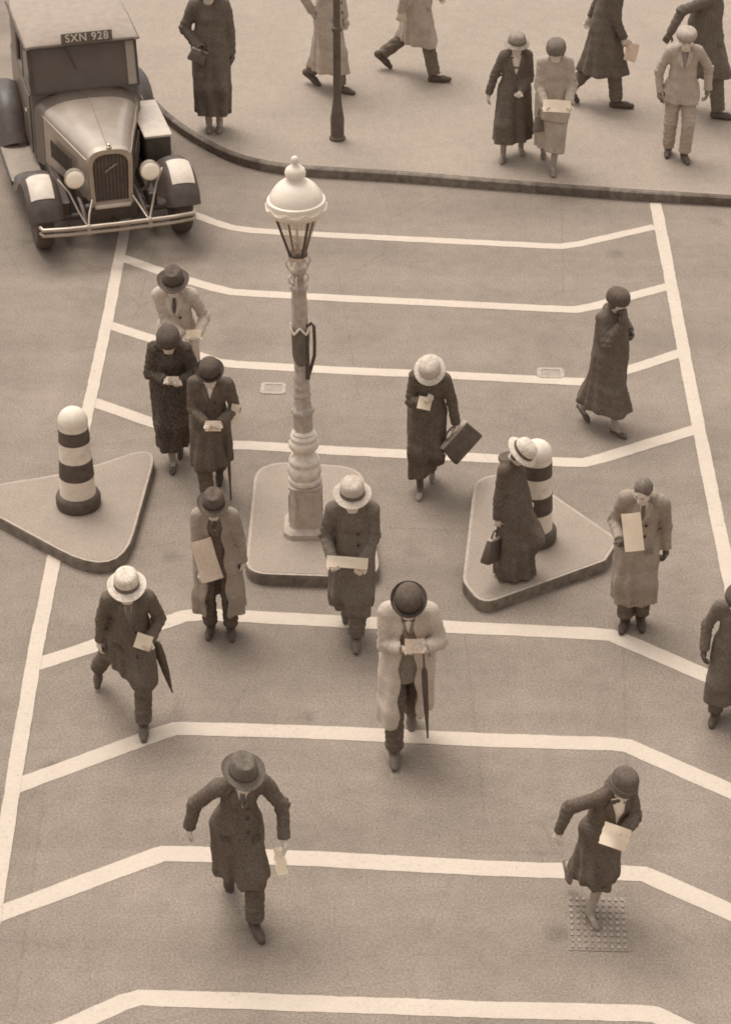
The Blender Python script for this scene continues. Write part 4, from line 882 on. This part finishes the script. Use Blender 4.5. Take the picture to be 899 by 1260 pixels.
umbrella('rolled_umbrella', 'black rolled umbrella hanging from the arm of the man in light raincoat', wp(rain, (521, 806), -.26), wp(rain, (526, 908), -.32), .026)
umbrella('rolled_umbrella', 'thick black rolled umbrella sticking out from under the arm of the man in straw hat', wp(boat, (188, 778), -.02), wp(boat, (212, 852), .18), .040)
umbrella('rolled_umbrella', 'thin dark umbrella hanging beside the leg of the bowler-hatted man', wp(bowl, (279, 520), -.18), wp(bowl, (284, 614), -.12), .018)
umbrella('rolled_umbrella', 'dark umbrella tip showing behind the coat of the man at bottom left', wp(fore, (298, 1040), .16), wp(fore, (322, 1086), .18), .026)
def bag(name, label, c, w, h, d, yaw, roll, v, parts=True, flap=True):
    e = bpy.data.objects.new(name, None); COL.objects.link(e); e.location = c; e.rotation_euler = (0, rad(roll), rad(yaw)); tag(e, label, name.replace('_', ' ')); e.empty_display_size = .1
    K = mat('leather_%03d' % round(v * 1000), v, .5, .25, 12, .25, 50, fine=.2)
    bm = bmesh.new(); add_box(bm, (0, 0, -h / 2), (w, d, h), bevel=.02)
    for vv in bm.verts:
        t = -vv.co.z / h; vv.co.y *= .55 + .6 * t; vv.co.x *= .92 + .1 * t
    obj('body', bm, K, e, 50)
    if flap:
        bm = bmesh.new(); add_box(bm, (0, -d * .02, .004), (w * .95, d * .6, .022), bevel=.008); obj('frame', bm, mat('bag_frame', .30, .4, .15, 20), e, 50)
    bm = bmesh.new(); tube(bm, [(-w * .22, 0, .0), (-w * .2, 0, .05), (-w * .1, 0, .085), (w * .1, 0, .085), (w * .2, 0, .05), (w * .22, 0, 0)], .010, 8); obj('handle', bm, K, e, 60)
    return e
c = wp(brief, (558, 535), -.12)
bag('briefcase', 'dark leather briefcase with pale rim carried by the woman in pale hat', c, .38, .27, .09, 32, -38, .10)
sheet('documents', 'pale papers slipped between briefcase and coat', 'papers', wp(brief, (554, 549), -.16), .05, .20, (.2, -1, .2), (.55, 0, 1), .008, .005)
bag('handbag', 'dark handbag with pale trim at the hip of the woman stepping off the island', wp(boll, (607, 664), -.22), .22, .22, .09, 60, 20, .09)
bag('handbag', 'dark handbag with pale edging held by the standing woman beside the motor car', wp(p_a, (246, 62), -.22), .22, .15, .07, 10, 25, .13)
bag('handbag', 'small dark handbag between the two women at the kerb', wp(p_e, (664, 142), -.1), .14, .20, .07, 30, 5, .15)
# ------------------------------------------------------------------ motor car at upper left: x forward, y to its left, z up; origin on the ground under the front axle
bc = ray_at(152, 274, at(152, 297).y); CY = rad(-90 + 15.0)
fwd = Vector((math.cos(CY), math.sin(CY), 0)); org = at(150, 321) - fwd * .62
car = empty('motor_car', (org.x, org.y, 0), CY); tag(car, 'dark vintage motor car with pale roof waiting before the crossing', 'car')
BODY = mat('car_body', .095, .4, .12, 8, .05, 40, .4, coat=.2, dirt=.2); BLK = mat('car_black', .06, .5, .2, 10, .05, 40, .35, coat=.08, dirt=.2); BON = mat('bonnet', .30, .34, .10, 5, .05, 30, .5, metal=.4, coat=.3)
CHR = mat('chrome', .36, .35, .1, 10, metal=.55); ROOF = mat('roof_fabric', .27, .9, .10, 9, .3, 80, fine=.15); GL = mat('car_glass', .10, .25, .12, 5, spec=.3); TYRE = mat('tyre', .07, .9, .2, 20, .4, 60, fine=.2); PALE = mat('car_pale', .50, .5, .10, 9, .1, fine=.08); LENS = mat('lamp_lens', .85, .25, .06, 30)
def loft(bm, secs, cap=True):
    R = [[bm.verts.new(p) for p in s] for s in secs]; n = len(R[0])
    for A, B in zip(R, R[1:]):
        for i in range(n): bm.faces.new((A[i], A[(i + 1) % n], B[(i + 1) % n], B[i]))
    if cap: bm.faces.new(R[0][::-1]); bm.faces.new(R[-1])
def arch(x, hw, z0, z1, cr=.5, k=14):
    """hood-like cross section at x: straight sides, domed top"""
    s = [(x, -hw, z0)]; zs = z0 + (z1 - z0) * (1 - cr)
    for i in range(k + 1):
        a = math.pi * (1 - i / k); c, sn = math.cos(a), math.sin(a); p = 2.6
        s.append((x, hw * math.copysign(abs(c) ** (2 / p), c), zs + (z1 - zs) * abs(sn) ** (2 / p)))
    s.append((x, hw, z0)); return s
# bonnet
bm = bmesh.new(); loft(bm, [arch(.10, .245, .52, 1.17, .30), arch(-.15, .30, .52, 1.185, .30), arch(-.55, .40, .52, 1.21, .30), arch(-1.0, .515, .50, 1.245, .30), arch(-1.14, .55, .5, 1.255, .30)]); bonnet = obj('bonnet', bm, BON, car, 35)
bm = bmesh.new(); tube(bm, [(.10, 0, 1.178), (-.5, 0, 1.210), (-1.14, 0, 1.259)], .007, 6); obj('hinge', bm, BON, bonnet, 60)
for sy in (-1, 1):
    bm = bmesh.new()
    for i in range(12):
        x = -.30 - i * .05; y = .325 + (-x - .15) * .255; add_box(bm, (x, sy * (y + .012), .80), (.014, .016, .22))
    obj('louvres', bm, BODY, bonnet)
    bm = bmesh.new(); tube(bm, [(.10, sy * .245, 1.03), (-.5, sy * .392, 1.05), (-1.14, sy * .552, 1.08)], .008, 6); obj('side_moulding', bm, CHR, bonnet, 60)
# radiator: shell, dark core with bars, name scroll
def rad_out(x, hw, z0, z1, k=16):
    s = [(x, -hw * .92, z0)]; zs = z1 - .16
    for i in range(k + 1):
        a = math.pi * (1 - i / k); s.append((x, hw * math.copysign(abs(math.cos(a)) ** .7, math.cos(a)), zs + .16 * math.sin(a) ** .8))
    s.append((x, hw * .92, z0)); return s
bm = bmesh.new(); A = rad_out(.10, .262, .50, 1.20); B = rad_out(.19, .255, .50, 1.19); Ci = rad_out(.19, .205, .555, 1.135); Di = rad_out(.155, .205, .555, 1.135)
R = [[bm.verts.new(p) for p in s] for s in (A, B, Ci, Di)]
for P, Q in zip(R, R[1:]):
    for i in range(len(P)): bm.faces.new((P[i], P[(i + 1) % len(P)], Q[(i + 1) % len(P)], Q[i]))
shell = obj('radiator_shell', bm, CHR, car, 40)
bm = bmesh.new(); loft(bm, [rad_out(.12, .207, .55, 1.137), rad_out(.158, .207, .55, 1.137)]); core = obj('radiator_core', bm, BLK, shell, 40)
bm = bmesh.new()
for i in range(9): add_box(bm, (.163, -.17 + i * .0425, .83), (.008, .008, .54))
obj('grille_bars', bm, mat('grille', .12, .5, .2, 20), shell)
bm = bmesh.new(); tube(bm, [(.172, -.06 + .125 * t, .915 + .085 * t + .010 * math.sin(t * 19)) for t in [k / 24 for k in range(25)]], .006, 6); tube(bm, [(.172, -.065, .90), (.172, .085, 1.0)], .004, 6); obj('name_scroll', bm, CHR, shell, 60)
bm = bmesh.new(); lathe(bm, [(.03, 0), (.035, .02), (.02, .03), (.022, .05), (.006, .06)], 16, Matrix.Translation((.15, 0, 1.19))); obj('filler_cap', bm, CHR, shell, 50)
# front apron and crank
bm = bmesh.new(); add_box(bm, (.20, 0, .50), (.06, .42, .05), bevel=.02); obj('apron', bm, PALE, car, 50)
bm = bmesh.new(); add_box(bm, (.12, 0, .40), (.10, .62, .22), bevel=.03); tube(bm, [(-.2, 0, .30), (.3, 0, .30)], .03, 10); tube(bm, [(0, -.72, .32), (0, .72, .32)], .035, 10); obj('front_axle', bm, BLK, car, 50)
for sy in (-1, 1):
    bm = bmesh.new(); tube(bm, [(-.3, sy * .33, .48), (.2, sy * .34, .47), (.42, sy * .35, .43), (.52, sy * .355, .46)], .028, 8); obj('dumb_iron', bm, PALE if False else BODY, car, 60)
    bm = bmesh.new(); tube(bm, [(.20, sy * .23, .60), (.36, sy * .30, .50), (.56, sy * .345, .45)], .014, 8); tube(bm, [(.56, sy * .352, .45), (.40, sy * .42, .56), (.27, sy * .50, .76), (.12, sy * .60, .86)], .013, 8); obj('fender_stay', bm, CHR, car, 60)
# bumper: two bars
bm = bmesh.new()
for z, r in ((.475, .024), (.405, .020)):
    tube(bm, [(.50, -.88, z), (.58, -.86, z), (.615, -.6, z), (.625, 0, z), (.615, .6, z), (.58, .86, z), (.50, .88, z)], r, 8)
for sy in (-.35, .35): add_box(bm, (.615, sy, .44), (.03, .05, .13), bevel=.008)
obj('bumper', bm, CHR, car, 60)
# headlights
for sy in (-1, 1):
    hd = None; M = Matrix.Translation((.30, sy * .43, .93)) @ Matrix.Rotation(rad(90), 4, 'Y')
    bm = bmesh.new(); lathe(bm, [(.01, -.17), (.06, -.15), (.10, -.08), (.118, 0), (.122, .01), (.112, .022)], 28, M); hd = obj('headlight', bm, CHR, car, 50)
    bm = bmesh.new(); lathe(bm, [(.110, .016), (.10, .03), (.06, .042), (.005, .047)], 28, M); obj('lens', bm, LENS, hd, 60)
    bm = bmesh.new(); tube(bm, [(.26, sy * .43, .82), (.24, sy * .40, .70), (.16, sy * .33, .62)], .02, 8); obj('bracket', bm, BLK, hd, 60)
# wings with a rounded crown, sweeping back to the running boards
def wing(path, sy, y0, w, m, name='wing'):
    secs = []
    for i, (x, z, th) in enumerate(path):
        a = path[max(i - 1, 0)]; b = path[min(i + 1, len(path) - 1)]; t = Vector((b[0] - a[0], 0, b[1] - a[1])).normalized(); n = Vector((-t.z, 0, t.x)) * (-1 if t.x > 0 else 1)
        n = Vector((t.z, 0, -t.x));  n = n if n.z > 0 or abs(n.z) < .2 and n.x > 0 else -n
        sec = []
        for k in range(11):
            q = k / 10; y = y0 + w * (q - .5); h = .075 * (1 - (2 * q - 1) ** 2) ** .6 - .05 * (abs(2 * q - 1) ** 4); p = Vector((x, sy * y, z)) + n * h; sec.append(p)
        for k in range(10, -1, -1):
            q = k / 10; y = y0 + w * (q - .5) * .94; h = .075 * (1 - (2 * q - 1) ** 2) ** .6 - .05 * (abs(2 * q - 1) ** 4) - .02; p = Vector((x, sy * y, z)) + n * h; sec.append(p)
        secs.append(sec)
    bm = bmesh.new(); loft(bm, secs); return obj(name, bm, m, car, 45)
fp = [(.425, .50, 0), (.40, .56, 0), (.35, .64, 0), (.25, .72, 0), (.10, .785, 0), (-.08, .79, 0), (-.25, .745, 0), (-.42, .655, 0), (-.58, .53, 0), (-.74, .42, 0), (-.92, .36, 0), (-1.1, .35, 0)]
rp = [(-1.98, .36, 0), (-2.12, .48, 0), (-2.28, .64, 0), (-2.5, .76, 0), (-2.72, .79, 0), (-2.95, .75, 0), (-3.12, .64, 0), (-3.22, .48, 0), (-3.26, .36, 0)]
for sy in (-1, 1):
    wg = wing(fp, sy, .785, .40, BLK); wing(rp, sy, .785, .38, BLK, 'rear_wing')
    # sky reflection on the crown of the front wing, built as a pale patch
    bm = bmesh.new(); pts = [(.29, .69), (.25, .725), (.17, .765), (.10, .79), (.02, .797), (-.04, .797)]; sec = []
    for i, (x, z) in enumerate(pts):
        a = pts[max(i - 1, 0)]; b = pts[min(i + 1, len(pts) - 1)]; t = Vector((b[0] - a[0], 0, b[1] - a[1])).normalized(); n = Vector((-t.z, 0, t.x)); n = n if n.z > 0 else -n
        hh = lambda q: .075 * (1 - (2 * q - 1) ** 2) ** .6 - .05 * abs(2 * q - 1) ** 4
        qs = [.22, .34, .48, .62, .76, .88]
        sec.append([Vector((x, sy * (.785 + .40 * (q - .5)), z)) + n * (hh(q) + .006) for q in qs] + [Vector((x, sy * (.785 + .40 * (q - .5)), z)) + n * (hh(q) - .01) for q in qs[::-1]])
    loft(bm, sec); obj('wing_reflection', bm, PALE, wg, 45)
    bm = bmesh.new(); add_box(bm, (-1.52, sy * .79, .34), (.98, .38, .035), bevel=.01); rb = obj('running_board', bm, mat('running_board', .26, .8, .12, 12, .2, fine=.15), car)
    bm = bmesh.new(); add_box(bm, (-1.52, sy * .985, .33), (.98, .014, .06)); obj('edge_strip', bm, BLK, rb)
    bm = bmesh.new(); add_box(bm, (-1.3, sy * .50, .40), (2.6, .10, .20), bevel=.02); obj('valance', bm, BLK, car)
    for x in (0, -2.72):
        M = Matrix.Translation((x, sy * .80, .39)) @ Matrix.Rotation(rad(90), 4, 'X')
        bm = bmesh.new(); lathe(bm, [(.235, -.07), (.28, -.10), (.35, -.098), (.388, -.06), (.395, 0), (.388, .06), (.35, .098), (.28, .10), (.235, .07), (.235, -.07)], 36, M, cap=False); wh = obj('wheel', bm, TYRE, car, 60)
        bm = bmesh.new(); lathe(bm, [(.236, -.05), (.21, -.03), (.21, .03), (.236, .05)], 36, M, cap=False); lathe(bm, [(.055, -.07), (.065, 0), (.055, .07)], 16, M)
        for k in range(16):
            a = k * math.pi / 8; tube(bm, [M @ Vector((.05 * math.cos(a + .2), .05 * math.sin(a + .2), .04)), M @ Vector((.215 * math.cos(a), .215 * math.sin(a), 0))], .008, 5)
        obj('rim', bm, BODY, wh, 60)
# tool box on the nearside running board: pale lid, dark front
bm = bmesh.new(); add_box(bm, (-1.22, .72, .62), (1.0, .30, .46), bevel=.02); tb = obj('tool_box', bm, BLK, car, 50)
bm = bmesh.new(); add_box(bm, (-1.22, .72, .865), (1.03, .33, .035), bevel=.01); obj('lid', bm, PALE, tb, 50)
# scuttle, cab and roof
bm = bmesh.new(); loft(bm, [arch(-1.15, .553, .45, 1.258, .30), arch(-1.25, .58, .42, 1.265, .30), arch(-1.40, .62, .40, 1.27, .28)]); obj('scuttle', bm, BODY, car, 35)
bm = bmesh.new(); add_box(bm, (-2.25, 0, .82), (1.72, 1.28, .88), bevel=.05); tubs = obj('cab_body', bm, BODY, car, 50)
bm = bmesh.new(); add_box(bm, (-3.0, 0, 1.45), (.10, 1.24, .62), bevel=.03)
obj('cab_back', bm, BODY, tubs, 50)
for sy in (-1, 1):
    bm = bmesh.new(); add_box(bm, (-2.75, sy * .61, 1.5), (.5, .05, .56), bevel=.02); obj('rear_quarter', bm, BODY, tubs, 50)
    bm = bmesh.new(); add_box(bm, (-2.05, sy * .615, 1.5), (.07, .05, .58), bevel=.015); obj('pillar', bm, BODY, tubs, 50)
# windscreen leaning back
ws0, ws1 = Vector((-1.36, 0, 1.25)), Vector((-1.50, 0, 1.80)); d = (ws1 - ws0); n = Vector((d.z, 0, -d.x)).normalized()
def wsq(bm, y0, y1, t0, t1, th, off):
    P = [ws0 + d * t + Vector((0, y, 0)) + n * off for y, t in ((y0, t0), (y1, t0), (y1, t1), (y0, t1))]; Q = [p - n * th for p in P]
    a = [bm.verts.new(p) for p in P]; b = [bm.verts.new(p) for p in Q]; bm.faces.new(a); bm.faces.new(b[::-1])
    for i in range(4): bm.faces.new((a[i], b[i], b[(i + 1) % 4], a[(i + 1) % 4]))
bm = bmesh.new(); wsq(bm, -.60, .52, .03, .97, .01, -.01); wind = obj('windscreen', bm, GL, car)
bm = bmesh.new()
for y0, y1, t0, t1 in ((-.645, -.60, 0, 1), (.615, .645, 0, 1), (-.60, .615, 0, .035), (-.60, .615, .965, 1)): wsq(bm, y0, y1, t0, t1, .05, .012)
obj('frame', bm, BLK, wind)
bm = bmesh.new(); wsq(bm, .515, .617, .036, .964, .03, .002); obj('screen_strip', bm, mat('screen_strip', .30, .5, .1, 8), wind)  # pale strip down one side of the windscreen
bm = bmesh.new(); tube(bm, [ws0 + d * .95 + n * .02 + Vector((0, -.2, 0)), ws0 + d * .45 + n * .025 + Vector((0, -.08, 0))], .006, 6); obj('wiper', bm, BLK, wind, 60)
for sy in (-1, 1):
    bm = bmesh.new(); add_box(bm, (-1.80, sy * .625, 1.52), (.46, .012, .50)); obj('door_glass', bm, GL, tubs)
    bm = bmesh.new(); add_box(bm, (-1.78, sy * .648, .84), (.60, .02, .74), bevel=.008); dr = obj('door', bm, BODY, tubs, 50)
    bm = bmesh.new(); tube(bm, [(-1.60, sy * .66, 1.0), (-1.60, sy * .69, 1.0), (-1.50, sy * .69, 1.0)], .010, 6); obj('handle', bm, CHR, dr, 60)
bm = bmesh.new()
def rsec(x, hw, z0, z1, k=12):
    s = [(x, -hw, z0)] + [(x, hw * math.copysign(abs(math.cos(math.pi * (1 - i / k))) ** .5, math.cos(math.pi * (1 - i / k))), z0 + .03 + (z1 - z0 - .03) * math.sin(math.pi * i / k) ** .6) for i in range(k + 1)] + [(x, hw, z0)]
    return s
loft(bm, [rsec(-1.42, .655, 1.795, 1.835), rsec(-1.46, .665, 1.79, 1.87), rsec(-2.0, .67, 1.79, 1.905), rsec(-2.7, .665, 1.79, 1.89), rsec(-3.02, .62, 1.78, 1.84), rsec(-3.06, .58, 1.77, 1.80)]); rf = obj('roof', bm, ROOF, car, 40)
bm = bmesh.new(); tube(bm, [(-3.0, .66, 1.79), (-2.2, .678, 1.80), (-1.45, .672, 1.80), (-1.42, .6, 1.80), (-1.42, -.6, 1.80), (-1.45, -.672, 1.80), (-2.2, -.678, 1.80), (-3.0, -.66, 1.79)], .012, 6); obj('gutter', bm, BLK, rf, 60)
# registration plate on the roof front, raised pale letters
bm = bmesh.new(); add_box(bm, (-1.425, .06, 1.885), (.016, .60, .125), Matrix.Rotation(rad(-14), 3, 'Y'), bevel=.006); pl = obj('number_plate', bm, mat('plate', .10, .5, .15, 20), rf, 50)
def text_mesh(txt, size, m, parent, name, M):
    cu = bpy.data.curves.new('lettering', 'FONT'); cu.body = txt; cu.size = size; cu.extrude = .003; cu.align_x = 'CENTER'; cu.align_y = 'CENTER'; cu.offset = .0015; cu.space_character = 1.12
    o = bpy.data.objects.new('lettering', cu); COL.objects.link(o); bpy.context.view_layer.update(); me = bpy.data.meshes.new_from_object(o.evaluated_get(bpy.context.evaluated_depsgraph_get())); bpy.data.objects.remove(o); bpy.data.curves.remove(cu)
    me.transform(M); me.materials.clear(); return link(name, me, m, parent)
n2 = Matrix.Rotation(rad(-14), 4, 'Y'); FR = Matrix(((0, 0, 1, 0), (1, 0, 0, 0), (0, 1, 0, 0), (0, 0, 0, 1)))
text_mesh('SXN 928', .125, mat('plate_letter', .50, .6, .06), pl, 'plate_letters', Matrix.Translation((-1.425, .06, 1.885)) @ n2 @ Matrix.Translation((.011, 0, 0)) @ FR)
